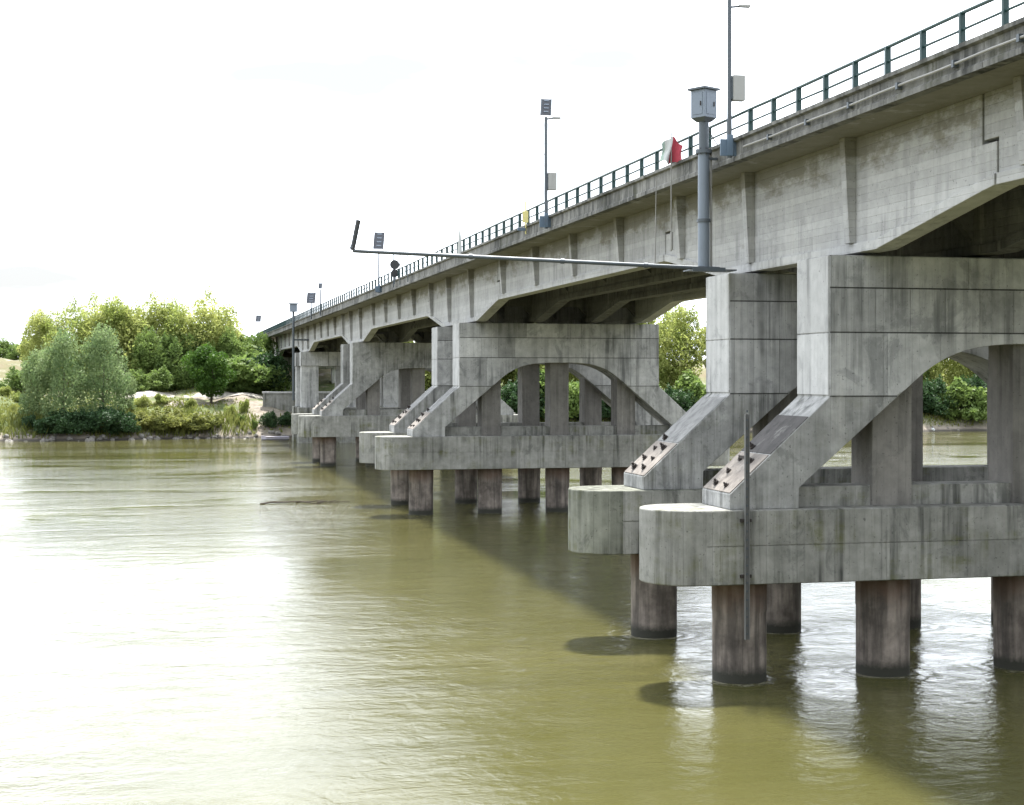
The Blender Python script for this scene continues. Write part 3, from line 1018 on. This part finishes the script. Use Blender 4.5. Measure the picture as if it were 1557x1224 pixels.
# ------------------------------------------------------------------ lamps, masts and signs on the deck edge
def solar_lamp(y, label, zt=20.2, pw=0.5, ph=0.8, box=True, arm=True, base=True, x=17.12, panel=True, r=0.055, az=-0.08):
    t = thing('lamp_post', label, 'lamp post', (x, y, 15.15))
    MB().tube([(x, y, 15.15), (x, y, 17.2), (x, y, zt)], [r * 1.45, r * 1.3, r * 1.15], 10).build('pole', M['galv_dark'], t, smooth=True)
    if base:
        MB().box(x - 0.3, x + 0.42, y - 0.02, y + 0.03, 15.2, 15.72).build('base_plate', M['bluegrey'], t, bevel=0.01)
        MB().box(x - 0.09, x + 0.09, y - 0.1, y - 0.02, 15.2, 15.85).build('base_sleeve', M['bluegrey'], t, bevel=0.01)
    if box:
        MB().box(x + 0.08, x + 0.46, y - 0.16, y + 0.12, 16.9, 17.68).build('battery_box', M['boxgrey'], t, bevel=0.015)
        MB().box(x + 0.03, x + 0.08, y - 0.1, y + 0.1, 16.95, 17.62).build('box_bracket', M['galv_dark'], t)
    if arm:
        MB().tube([(x, y, zt + az), (x + 0.62, y - 0.02, zt + az + 0.08)], 0.035, 8).build('arm', M['galv_dark'], t)
        MB().box(x + 0.3, x + 0.66, y - 0.1, y + 0.08, zt + az + 0.02, zt + az + 0.09).build('lamp_head', M['boxgrey'], t)
    if panel:
        # framed panel leaning back, rails across its underside
        zc = zt + ph * 0.5 + 0.06
        lean = R(18)
        m = MB()
        def pp(u, v, w):
            return (x + u + v * 0.12, y + v * math.sin(lean) + w * math.cos(lean), zc + v * math.cos(lean) - w * math.sin(lean))
        def slab(u0, u1, v0, v1, w0, w1, mm):
            mm.add([pp(u0, v0, w0), pp(u1, v0, w0), pp(u1, v1, w0), pp(u0, v1, w0), pp(u0, v0, w1), pp(u1, v0, w1), pp(u1, v1, w1), pp(u0, v1, w1)],
                   [(0, 1, 2, 3), (7, 6, 5, 4), (4, 5, 1, 0), (5, 6, 2, 1), (6, 7, 3, 2), (7, 4, 0, 3)])
            return mm
        slab(-pw / 2, pw / 2, -ph / 2, ph / 2, 0, 0.035, MB()).build('solar_panel', M['cell'], t)
        sp_ = t.children[-1] if t.children[-1].name.startswith('solar_panel') else [c for c in t.children if c.name.startswith('solar_panel')][0]
        for k in range(4):
            v = -ph / 2 + ph * (0.16 + 0.23 * k)
            slab(-pw * 0.2, pw * 0.24, v, v + ph * 0.07, -0.03, -0.002, MB()).build('back_rail', M['galv'], sp_)
        m = slab(-pw / 2, -pw / 2 + 0.05, -ph / 2, ph / 2, -0.035, -0.002, MB())
        slab(pw / 2 - 0.05, pw / 2, -ph / 2, ph / 2, -0.035, -0.002, m)
        m.build('frame', M['galv_dark'], sp_)
    return t

def yd(px, x):
    """distance along the bridge of a point on the line X=x seen in photo column px"""
    D = F * x / CA / (px - 241.0)
    return (D - x * SA) / CA
solar_lamp(yd(1109, 17.12), 'nearest solar lamp post with grey battery box, right of the gauge mast', az=-0.42)
solar_lamp(yd(830, 17.12), 'solar lamp post with tilted panel on top, standing mid-bridge')
solar_lamp(yd(576, 17.12), 'distant lamp post with large framed panel behind the boom', zt=18.55, pw=0.85, ph=1.45, box=False, arm=False)
solar_lamp(yd(487, 17.12), 'small far lamp post with a dark head above the rail', zt=18.0, pw=0.4, ph=0.65, box=False, arm=False, base=False)
solar_lamp(yd(473, 17.12), 'far lamp post with grey box-like panel near the bank', zt=16.9, pw=1.0, ph=1.3, box=False, arm=False, base=False)
solar_lamp(yd(600, 17.12) + 0.6, 'thin bare pole left of the two short bare poles', zt=19.6, panel=False, box=False, arm=False, base=False, r=0.03)
solar_lamp(yd(608, 17.12), 'short thin pole, middle of three bare poles by the boom', zt=18.7, panel=False, box=False, arm=False, base=False, r=0.025)
solar_lamp(yd(620, 17.12), 'short thin pole, rightmost of three bare poles by the boom', zt=18.9, panel=False, box=False, arm=False, base=False, r=0.025)
solar_lamp(275, 'farthest lamp post, small and dark at the bridge end', zt=18.2, pw=0.9, ph=1.2, box=False, arm=False, base=False)

ya_, yb_ = yd(620, 17.12), yd(830, 17.12)
pts = [(17.12, ya_ + (yb_ - ya_) * q / 16, 18.85 + (18.6 - 18.85) * q / 16 - 1.1 * (1 - (q / 8 - 1) ** 2)) for q in range(17)]
t = thing('overhead_cable', 'thin cable sagging between the bare poles and the mid-bridge lamp', 'cable', pts[0])
MB().tube(pts, 0.011, 5).build('wire', M['galv'], t)

X, Y = 16.9, yd(446, 16.9)
t = thing('gauge_mast', 'distant tall blue-grey mast with box beside the bank-side bents', 'gauge mast', (X, Y, 2))
MB().tube([(X, Y, 5.5), (X, Y, 16.9)], 0.15, 14).build('lower_pipe', M['galv_dark'], t, smooth=True)
MB().box(X - 0.45, X + 0.45, Y - 0.4, Y + 0.4, 16.9, 17.9).build('instrument_box', M['galv'], t, bevel=0.02)
MB().box(X - 0.6, X + 0.6, Y - 0.55, Y + 0.55, 17.9, 18.0).build('box_roof', M['galv_dark'], t)
MB().box(X, 18.9, Y - 0.1, Y + 0.1, 13.2, 13.4).build('wall_bracket', M['galv_dark'], t)

y = yd(799, 17.2)
t = thing('marker_board', 'narrow yellow marker board on the railing left of mid-bridge lamp', 'sign', (17.2, y, 15.5))
MB().box(17.05, 17.33, y - 0.02, y + 0.02, 15.85, 16.4).build('board', M['yellow'], t, bevel=0.01)
MB().tube([(17.22, y + 0.04, 15.3), (17.22, y + 0.04, 16.85)], 0.035, 8).build('post', M['yellow'], t)
MB().box(16.8, 17.2, y - 0.03, y + 0.03, 15.45, 15.6).build('blue_plate', M['bluegrey'], t, bevel=0.01)
y = yd(699, 17.2)
t = thing('marker_post', 'white tapered marker post standing on the deck edge', 'marker post', (17.2, y, 15.5))
MB().tube([(17.2, y, 15.6), (17.2, y, 16.5), (17.2, y, 17.1)], [0.14, 0.1, 0.03], 10).build('post', M['white'], t, smooth=True)
MB().tube([(17.2, y, 15.45), (17.2, y, 15.6)], 0.18, 10).build('foot', M['boxgrey'], t)
y = yd(600, 17.2)
t = thing('round_sign', 'dark back of a tall oval sign on the railing by boom', 'sign', (17.2, y, 15.5))
m = MB().tube([(17.2, y - 0.02, 16.85), (17.2, y + 0.02, 16.85)], 0.36, 20)
m.tube([(17.2, y - 0.02, 16.2), (17.2, y + 0.02, 16.2)], 0.3, 20)
m.build('sign_disc', M['black'], t)
MB().tube([(17.2, y + 0.06, 15.4), (17.2, y + 0.06, 17.1)], 0.035, 8).build('post', M['galv'], t)

# ------------------------------------------------------------------ boat and buoy
x, y = spot(419, 209.5)
t = thing('rowing_boat', 'small lavender-grey boat moored at the bank under the far bridge end', 'boat', (x, y, 0))
secs = [(-1.9, 0.15, 0.62), (-1.3, 0.55, 0.52), (-0.3, 0.72, 0.46), (0.9, 0.70, 0.46), (1.8, 0.6, 0.5)]
vs, fs = [], []
for sx, hw, top in secs:
    for q, (a, z) in enumerate(((-1, top), (-0.85, 0.1), (0, -0.12), (0.85, 0.1), (1, top), (0.9, top), (0, 0.12), (-0.9, top))):
        vs.append((x + sx, y + a * hw, z))
for i in range(len(secs) - 1):
    for q in range(8):
        a = i * 8 + q
        b = i * 8 + (q + 1) % 8
        fs.append((a, b, b + 8, a + 8))
fs += [tuple(range(8)), tuple(range(len(vs) - 1, len(vs) - 9, -1))]
MB().add(vs, fs).build('hull', M['hull'], t)
for sx in (-0.6, 0.7):
    MB().box(x + sx - 0.12, x + sx + 0.12, y - 0.66, y + 0.66, 0.36, 0.41).build('thwart', M['bark'], t)
x, y = spot(1418, 243)
t = thing('buoy', 'small white buoy on the water seen through the nearest arch', 'buoy', (x, y, 0))
MB().tube([(x, y, -0.3), (x, y, 0.0), (x, y, 0.35), (x, y, 0.55)], [0.2, 0.36, 0.36, 0.15], 14).build('float_body', M['white'], t, smooth=True)
MB().tube([(x, y, 0.5), (x, y, 0.85)], 0.06, 8).build('mast', M['galv'], t)

# driftwood caught on the current
x, y = spot(478, 103.5)
t = thing('driftwood', 'dark driftwood branches floating left of the mid-distance pier', 'driftwood', (x, y, 0))
for k, (a, b, c, r) in enumerate([(-3.6, -0.3, 0.4, 0.07), (-1.2, 0.1, 1.6, 0.06), (0.2, -0.15, 2.4, 0.05)]):
    pts = [(x + a + (c - a) * q / 6, y + b + 0.5 * math.sin(q * 0.9 + k), 0.03 + 0.11 * math.sin(math.pi * q / 6) * (1 + 0.5 * math.sin(q * 2 + k))) for q in range(7)]
    MB().tube(pts, [r * (1 - 0.1 * q) for q in range(7)], 6).build('branch', M['bark'], t, smooth=True)

# ------------------------------------------------------------------ trees
def leaf_mesh(name, mat, lobes, n, size, droop=0.0, flat=0.0, shell=0.55):
    """n leaf-clump faces spread over a set of ellipsoid lobes (cx,cy,cz,rx,ry,rz)"""
    L = np.array(lobes)
    vol = (L[:, 3] * L[:, 4] * L[:, 5]) ** 0.67
    idx = rng.choice(len(L), n, p=vol / vol.sum())
    d = rng.normal(size=(n, 3))
    d /= np.linalg.norm(d, axis=1)[:, None]
    r = shell + (1.06 - shell) * rng.random(n) ** 0.6
    c = L[idx, :3] + d * L[idx, 3:] * r[:, None]
    c[:, 2] -= droop * rng.random(n)
    c = c[c[:, 2] > 0.05]
    n = len(c)
    u = rng.normal(size=(n, 3))
    u[:, 2] *= (1 - flat)
    u /= np.linalg.norm(u, axis=1)[:, None]
    w = rng.normal(size=(n, 3))
    w -= (w * u).sum(1)[:, None] * u
    w /= np.linalg.norm(w, axis=1)[:, None]
    s = size * (0.6 + 0.8 * rng.random(n))[:, None]
    a = c - u * s
    b = c + w * s * 0.5
    e = c + u * s
    f = c - w * s * 0.5
    v = np.stack([a, b, e, f], 1).reshape(-1, 3)
    me = bpy.data.meshes.new(name)
    me.vertices.add(len(v))
    me.vertices.foreach_set('co', v.ravel())
    me.loops.add(len(v))
    me.loops.foreach_set('vertex_index', np.arange(len(v), dtype=np.int32))
    me.polygons.add(n)
    me.polygons.foreach_set('loop_start', np.arange(0, 4 * n, 4, dtype=np.int32))
    me.polygons.foreach_set('loop_total', np.full(n, 4, dtype=np.int32))
    me.materials.append(mat)
    me.update()
    me.validate()
    return me

def trunk_mesh(name, h, r, limbs, spread):
    m = MB()
    m.tube([(0, 0, -0.6), (0.05 * h * random.uniform(-1, 1), 0, h * 0.3), (0.06 * h * random.uniform(-1, 1), 0.04 * h * random.uniform(-1, 1), h * 0.8)], [r, r * 0.75, r * 0.2], 8)
    for k in range(limbs):
        a = random.uniform(0, 6.28)
        z = h * random.uniform(0.15, 0.45)
        e = spread * random.uniform(0.5, 0.9)
        m.tube([(0, 0, z), (e * 0.45 * math.cos(a), e * 0.45 * math.sin(a), z + h * 0.14), (e * math.cos(a), e * math.sin(a), z + h * 0.34)], [r * 0.5, r * 0.33, r * 0.08], 6)
    me = m.mesh(name, M['bark'])
    smooth_mesh(me)
    return me

def crown_lobes(w, h, z0, n, small=0.34, jag=1.0):
    out = [(0, 0, z0 + h * 0.5, w * 0.32, w * 0.32, h * 0.40)]
    for k in range(n):
        a = random.uniform(0, 6.28)
        v = random.uniform(0.02, 1.0)
        prof = math.sqrt(max(0.05, 1 - (2 * v - 0.95) ** 2 * 0.92))
        rr = w * 0.5 * prof * random.uniform(0.45, 1.0)
        q = w * small * random.uniform(0.22, 0.62)
        out.append((rr * math.cos(a), rr * math.sin(a), z0 + v * h, q, q, q * random.uniform(0.7, 1.25) * jag))
        if v > 0.55 and random.random() < 0.55:              # shoots standing out of the outline
            p = q * random.uniform(0.25, 0.45)
            out.append((rr * 1.12 * math.cos(a), rr * 1.12 * math.sin(a), z0 + v * h + q * random.uniform(0.5, 1.1), p, p, p * 2.4))
    return out

KIND = {}
def variants(kind, mat, specs, dens=1.9):
    KIND[kind] = []
    for (w, h, z0, n, leaves, size, droop, r) in specs:
        cm = leaf_mesh(kind + '_crown', mat, crown_lobes(w, h, z0, n), int(leaves * dens), size * 0.74, droop)
        tm = trunk_mesh(kind + '_trunk', z0 + h * 0.8, r, 6, w * 0.4)
        KIND[kind].append((cm, tm, z0 + h, w))
variants('tall', M['leaf_yellow'], [(10, 12.5, 0.8, 60, 8000, 0.30, 0.3, 0.28), (8.5, 13, 0.6, 56, 7500, 0.30, 0.3, 0.26), (11, 11.5, 0.6, 64, 8500, 0.30, 0.3, 0.3)])
variants('green', M['leaf_green'], [(9, 9.5, 0.4, 54, 6500, 0.32, 0.1, 0.24), (8, 8.5, 0.3, 50, 6000, 0.30, 0.1, 0.22)])
variants('willow', M['leaf_willow'], [(8, 11.5, 0.2, 85, 7000, 0.27, 1.3, 0.2), (7, 10.0, 0.2, 75, 6500, 0.27, 1.3, 0.18)], dens=1.15)
variants('round', M['leaf_round'], [(5.6, 4.7, 1.5, 34, 5200, 0.22, 0.0, 0.2)])
variants('shrub', M['leaf_dark'], [(5.5, 3.6, 0.0, 30, 2800, 0.25, 0.1, 0.08), (4.5, 3.0, 0.0, 26, 2400, 0.24, 0.1, 0.07)])
variants('scrub', M['leaf_green'], [(5.5, 3.4, 0.0, 30, 2800, 0.25, 0.1, 0.08), (4.5, 2.6, 0.0, 26, 2400, 0.24, 0.1, 0.07)])
variants('yellowbush', M['leaf_yellow'], [(4.8, 2.6, 0.0, 30, 2600, 0.22, 0.1, 0.06), (4.0, 2.2, 0.0, 26, 2300, 0.22, 0.1, 0.05)])
variants('olive', M['leaf_dry'], [(4.5, 2.3, 0.0, 30, 2600, 0.22, 0.1, 0.06), (3.6, 1.8, 0.0, 26, 2200, 0.20, 0.1, 0.05)])

def tree(kind, var, x, y, height, label, cat='tree', group=None, wide=1.0, name=None, sink=0.0):
    cm, tm, hh, ww = KIND[kind][var]
    s = height / hh
    z = ground_z(x, y) - sink
    t = thing(name or (cat + '_' + kind), label, cat, (x, y, z), group)
    a = random.uniform(0, 6.28)
    for me, nm in ((tm, 'trunk' if cat == 'tree' else 'stems'), (cm, 'crown' if cat == 'tree' else 'foliage')):
        o = bpy.data.objects.new(nm, me)
        o.scale = (s * wide, s * wide, s)
        o.rotation_euler = (0, 0, a)
        link(o, t)
    return t

def shore(px, b):
    """depth at which a bearing is b metres inland of the far waterline"""
    D = 195.0
    while D < 260:
        x, y = spot(px, D)
        if y - bank(x) >= b:
            break
        D += 0.25
    return D

def put(kind, var, px, D, ytop, label, cat='tree', group=None, wide=1.0, name=None):
    x, y = spot(px, D)
    z = ground_z(x, y)
    zt = H + (575 - ytop) * D / F
    return tree(kind, var, x, y, max(1.0, zt - z), label, cat, group, wide, name)

G1 = 'yellow-green trees on the left bank'
for px, D, yt, v, w, lab in [
        (72, 240, 484, 0, 0.95, 'yellow-green tree at the left end of the tall clump'),
        (112, 239, 476, 2, 1.0, 'yellow-green tree behind the left half of the grey-green willows'),
        (150, 243, 470, 2, 1.05, 'yellow-green tree rising above the right willow'),
        (190, 243, 466, 0, 1.05, 'tall yellow-green tree in the middle of the left clump'),
        (232, 244, 468, 2, 1.05, 'tall yellow-green tree right of the clump centre'),
        (272, 243, 468, 0, 1.05, 'yellow-green tree behind the small round tree, left of two'),
        (312, 245, 463, 2, 1.0, 'tallest yellow-green tree at right end of the left clump'),
        (338, 249, 480, 0, 0.6, 'slim yellow-green tree closing the clump on the right')]:
    put('tall', v, px, D, yt, lab, group=G1, wide=w, name='leafy_tree')
for px, D, yt, v, w, lab in [
        (58, 221, 535, 1, 0.95, 'lower grey-green willow at the left of the waterside thicket'),
        (98, 219, 510, 0, 0.8, 'tall grey-green willow at the water, left of its taller neighbour'),
        (158, 220, 502, 0, 0.8, 'tallest grey-green willow leaning over the left water edge'),
        (193, 222, 568, 1, 0.8, 'small grey-green willow right of the tallest willow')]:
    put('willow', v, px, shore(px, D - 215.0), yt, lab, group='willows at the water on the left bank', wide=w, name='willow_tree')
put('round', 0, 320, 227.5, 536, 'small round-crowned green tree on the sandy path', name='round_tree')
for px, D, yt, v, w, lab in [
        (225, 238, 515, 0, 0.8, 'dark green tree under the yellow-green clump, leftmost of three'),
        (262, 239, 512, 1, 0.9, 'dark green tree under the yellow-green clump, middle of three'),
        (352, 241, 515, 0, 0.75, 'mid-green tree right of the small round tree'),
        (378, 243, 515, 1, 0.7, 'mid-green tree beside the bridge end'),
        (300, 241, 518, 0, 0.8, 'dark green tree directly behind the small round tree'),
        (402, 250, 512, 1, 0.6, 'green tree tucked against the bridge end')]:
    put('green', v, px, D, yt, lab, group='green trees behind the sandy path', wide=w, name='green_tree')
SG = 'shrubs along the left bank'
for i, (px, D, yt, kd, v, w, lab) in enumerate([
        (48, 216.5, 634, 'shrub', 0, 1.1, 'dark shrub at the water edge, leftmost under the willows'),
        (85, 215.5, 628, 'shrub', 1, 1.3, 'dark shrub at the water edge under the left willow'),
        (122, 215.3, 630, 'shrub', 0, 1.2, 'dark shrub hanging over the water between the willows'),
        (160, 215.2, 626, 'shrub', 0, 1.2, 'dark shrub at the water under the tallest willow'),
        (192, 215.6, 632, 'shrub', 1, 1.2, 'dark shrub at the right foot of the willows'),
        (222, 216, 634, 'olive', 0, 1.3, 'olive waterside bush just right of the willows'),
        (250, 216, 630, 'olive', 1, 1.5, 'olive waterside bush below the sandy path, second from willows'),
        (278, 216, 632, 'olive', 0, 1.3, 'olive waterside bush below the sandy path, third from willows'),
        (305, 216, 634, 'olive', 1, 1.4, 'olive waterside bush below the small round tree'),
        (330, 217, 634, 'olive', 0, 0.9, 'last olive waterside bush before the bare sandy slope'),
        (365, 217, 636, 'scrub', 1, 0.7, 'small green bush on the bare sandy slope'),
        (386, 216, 644, 'scrub', 1, 0.6, 'low green bush at the water beside the boat'),
        (412, 216.5, 630, 'shrub', 0, 1.0, 'dark bush below the pale retaining wall, left'),
        (436, 216.5, 629, 'shrub', 1, 1.0, 'dark bush below the pale retaining wall, right'),
        (230, 232, 565, 'scrub', 0, 1.2, 'green bush left of the sandy path'),
        (205, 230, 572, 'scrub', 1, 1.2, 'green bush between the willows and the sandy path'),
        (262, 238, 560, 'scrub', 0, 1.1, 'green bush behind the sandy path, left of round tree'),
        (350, 239, 560, 'scrub', 0, 1.0, 'green bush behind the sandy path, right of round tree'),
        (376, 239, 548, 'scrub', 1, 1.4, 'green bush behind the sandy path near the bridge'),
        (396, 240, 545, 'shrub', 0, 1.1, 'dark bush in the shade of the bridge end'),
        (216, 222, 606, 'yellowbush', 0, 1.1, 'yellow-green bush on the bank, right beside the willows'),
        (244, 223, 606, 'yellowbush', 1, 1.2, 'yellow-green bush on the bank above the olive waterside bushes'),
        (290, 222, 612, 'yellowbush', 0, 1.0, 'yellow-green bush on the bank left of the round tree foot'),
        (350, 221, 620, 'yellowbush', 1, 0.9, 'yellow-green bush on the sandy slope below the round tree'),
        (372, 223, 612, 'yellowbush', 1, 0.7, 'yellow-green bush at the top of the sandy slope'),
        (30, 219, 622, 'yellowbush', 0, 1.1, 'yellow-green bush on the far-left shore beside the willows'),
        (8, 220, 616, 'yellowbush', 1, 1.2, 'yellow-green bush at the far-left shore, left of its twin'),
        (45, 230, 560, 'scrub', 0, 1.3, 'tall green bush left of the willows on the slope'),
        (25, 232, 585, 'scrub', 0, 1.2, 'green bush on the far-left slope'),
        (5, 228, 606, 'scrub', 1, 1.3, 'low green bush at the left edge of the picture')]):
    if D < 218:
        D = shore(px, D - 214.2)
    put(kd, v, px, D, yt, lab, cat='bush', group=SG, wide=w, name='bush')
for px, D, yt, v, w, lab in [(4, 300, 524, 0, 1.2, 'far hedge tree at the left picture edge'),
                          (22, 300, 527, 1, 1.2, 'far hedge tree second from the left edge'),
                          (42, 298, 523, 0, 1.2, 'far hedge tree beside the tall clump')]:
    put('green', v, px, D, yt, lab, group='hedge trees on the levee', wide=w, name='hedge_tree')

# the right bank seen behind and through the piers
ORD = ['first', 'second', 'third', 'fourth', 'fifth', 'sixth', 'seventh', 'eighth', 'ninth', 'tenth', 'eleventh', 'twelfth']
count = {}
def where(x, y, what):
    D = x * SA + y * CA
    px = 778.5 + F * (x * CA - y * SA) / D
    if 960 < px < 1085:
        key, txt = 'gap', 'in the gap left of the nearest pier pair'
    elif 1380 < px < 1510:
        key, txt = 'arch', 'seen through the nearest arch'
    elif px < 960:
        key, txt = 'mid', 'in slivers between the mid-distance pillars'
    else:
        return what + ' on the far bank, hidden behind the nearest piers', what + ' behind the nearest piers'
    n = count[(what, key)] = count.get((what, key), -1) + 1
    return '%s %s, %s from the left' % (what, txt, ORD[n]), what + ' behind the piers'
for i in range(22):
    x = 26 + i * 6.3 + random.uniform(-1.5, 1.5)
    y = bank(x) + 15 + random.uniform(-2.5, 3.0)
    if 12 < x < 34:
        continue
    kind = 'tall' if i % 4 != 3 else 'green'
    hgt = random.uniform(13.0, 16.0) if kind == 'tall' else random.uniform(10, 12)
    lab, grp = where(x, y, 'yellow-green tree' if kind == 'tall' else 'mid-green tree')
    tree(kind, i % (3 if kind == 'tall' else 2), x, y, hgt, lab, group=grp, wide=0.9, name='leafy_tree' if kind == 'tall' else 'green_tree')
for i in range(30):
    x = 46 + i * 3.8 + random.uniform(-1, 1)
    y = bank(x) + 3.5 + random.uniform(-0.8, 2.5)
    lab, grp = where(x, y, 'dark waterside bush' if i % 3 else 'green waterside bush')
    tree('shrub' if i % 3 else 'scrub', i % 2, x, y, random.uniform(3.2, 5.5), lab, cat='bush', group=grp, wide=1.1, name='bush')

# ------------------------------------------------------------------ ground cover and stones
def grass():
    vs, fs = [], []
    for k in range(42000):
        x = random.uniform(-62, 46) if k % 3 else random.uniform(40, 150)
        b = random.uniform(1.2, 30) if k % 2 else random.uniform(1.0, 12)
        y = bank(x) + b
        if -6 < x < 19 and 14 < b < 21:
            continue
        if 13 < x < 44 and y > 225:
            continue
        if 5 < x < 20 and b < 12 and random.random() < 0.8:
            continue
        z = ground_z(x, y)
        h = random.uniform(0.12, 0.42) * (1.5 if b < 8 else 1.0)
        a = random.uniform(0, 6.28)
        w = random.uniform(0.08, 0.22)
        lx, ly = random.uniform(-.3, .3) * h, random.uniform(-.3, .3) * h
        n = len(vs)
        vs += [(x - w * math.cos(a), y - w * math.sin(a), z - 0.05), (x + w * math.cos(a), y + w * math.sin(a), z - 0.05), (x + lx, y + ly, z + h)]
        fs.append((n, n + 1, n + 2))
    o = MB().add(vs, fs).build('grass', M['leaf_dry'])
    o['kind'] = 'stuff'
grass()

def reeds():
    vs, fs = [], []
    for k in range(9000):
        x = random.uniform(-64, 14)
        if math.sin(x * 0.7) + math.sin(x * 0.23 + 1) < random.uniform(-1.2, 1.2):
            continue
        b = random.uniform(0.3, 5.5)
        y = bank(x) + b
        z = ground_z(x, y)
        hh = random.uniform(0.5, 1.7)
        a = random.uniform(0, 6.28)
        w = random.uniform(0.03, 0.09)
        lx, ly = random.uniform(-.45, .45) * hh, random.uniform(-.45, .45) * hh
        n = len(vs)
        cx, sx = w * math.cos(a), w * math.sin(a)
        vs += [(x - cx, y - sx, z - 0.05), (x + cx, y + sx, z - 0.05), (x + lx * 0.4 + cx, y + ly * 0.4 + sx, z + hh * 0.6), (x + lx, y + ly, z + hh)]
        fs += [(n, n + 1, n + 2), (n, n + 2, n + 3)]
    o = MB().add(vs, fs).build('reeds', M['leaf_dry'])
    o['kind'] = 'stuff'
reeds()

def rocks():
    m = MB()
    for k in range(620):
        if k < 470:
            x = random.uniform(-64, -24)
        elif k < 560:
            x = random.uniform(-24, 22)
        else:
            x = random.uniform(40, 140)
        b = random.uniform(-0.6, 2.4 if x < -24 else 1.2)
        y = bank(x) + b
        z = ground_z(x, y)
        r = random.uniform(0.16, 0.55) if k >= 470 else random.uniform(0.25, 0.8)
        n = 6
        vs = [(x, y, z + r * random.uniform(0.6, 0.95))]
        a0 = random.uniform(0, 6)
        for ring, zz in ((0.75, 0.5), (1.0, 0.05), (0.8, -0.4)):
            for q in range(n):
                a = a0 + 2 * math.pi * q / n
                rr = r * ring * random.uniform(0.75, 1.2)
                vs.append((x + rr * math.cos(a), y + rr * math.sin(a), z + r * zz * random.uniform(0.7, 1.3)))
        fs = [(0, 1 + q, 1 + (q + 1) % n) for q in range(n)]
        for ring in range(2):
            for q in range(n):
                a = 1 + ring * n + q
                b_ = 1 + ring * n + (q + 1) % n
                fs.append((a, a + n, b_ + n, b_))
        m.add(vs, fs)
    o = m.build('riprap_stones', M['rock'])
    o['kind'] = 'stuff'
rocks()
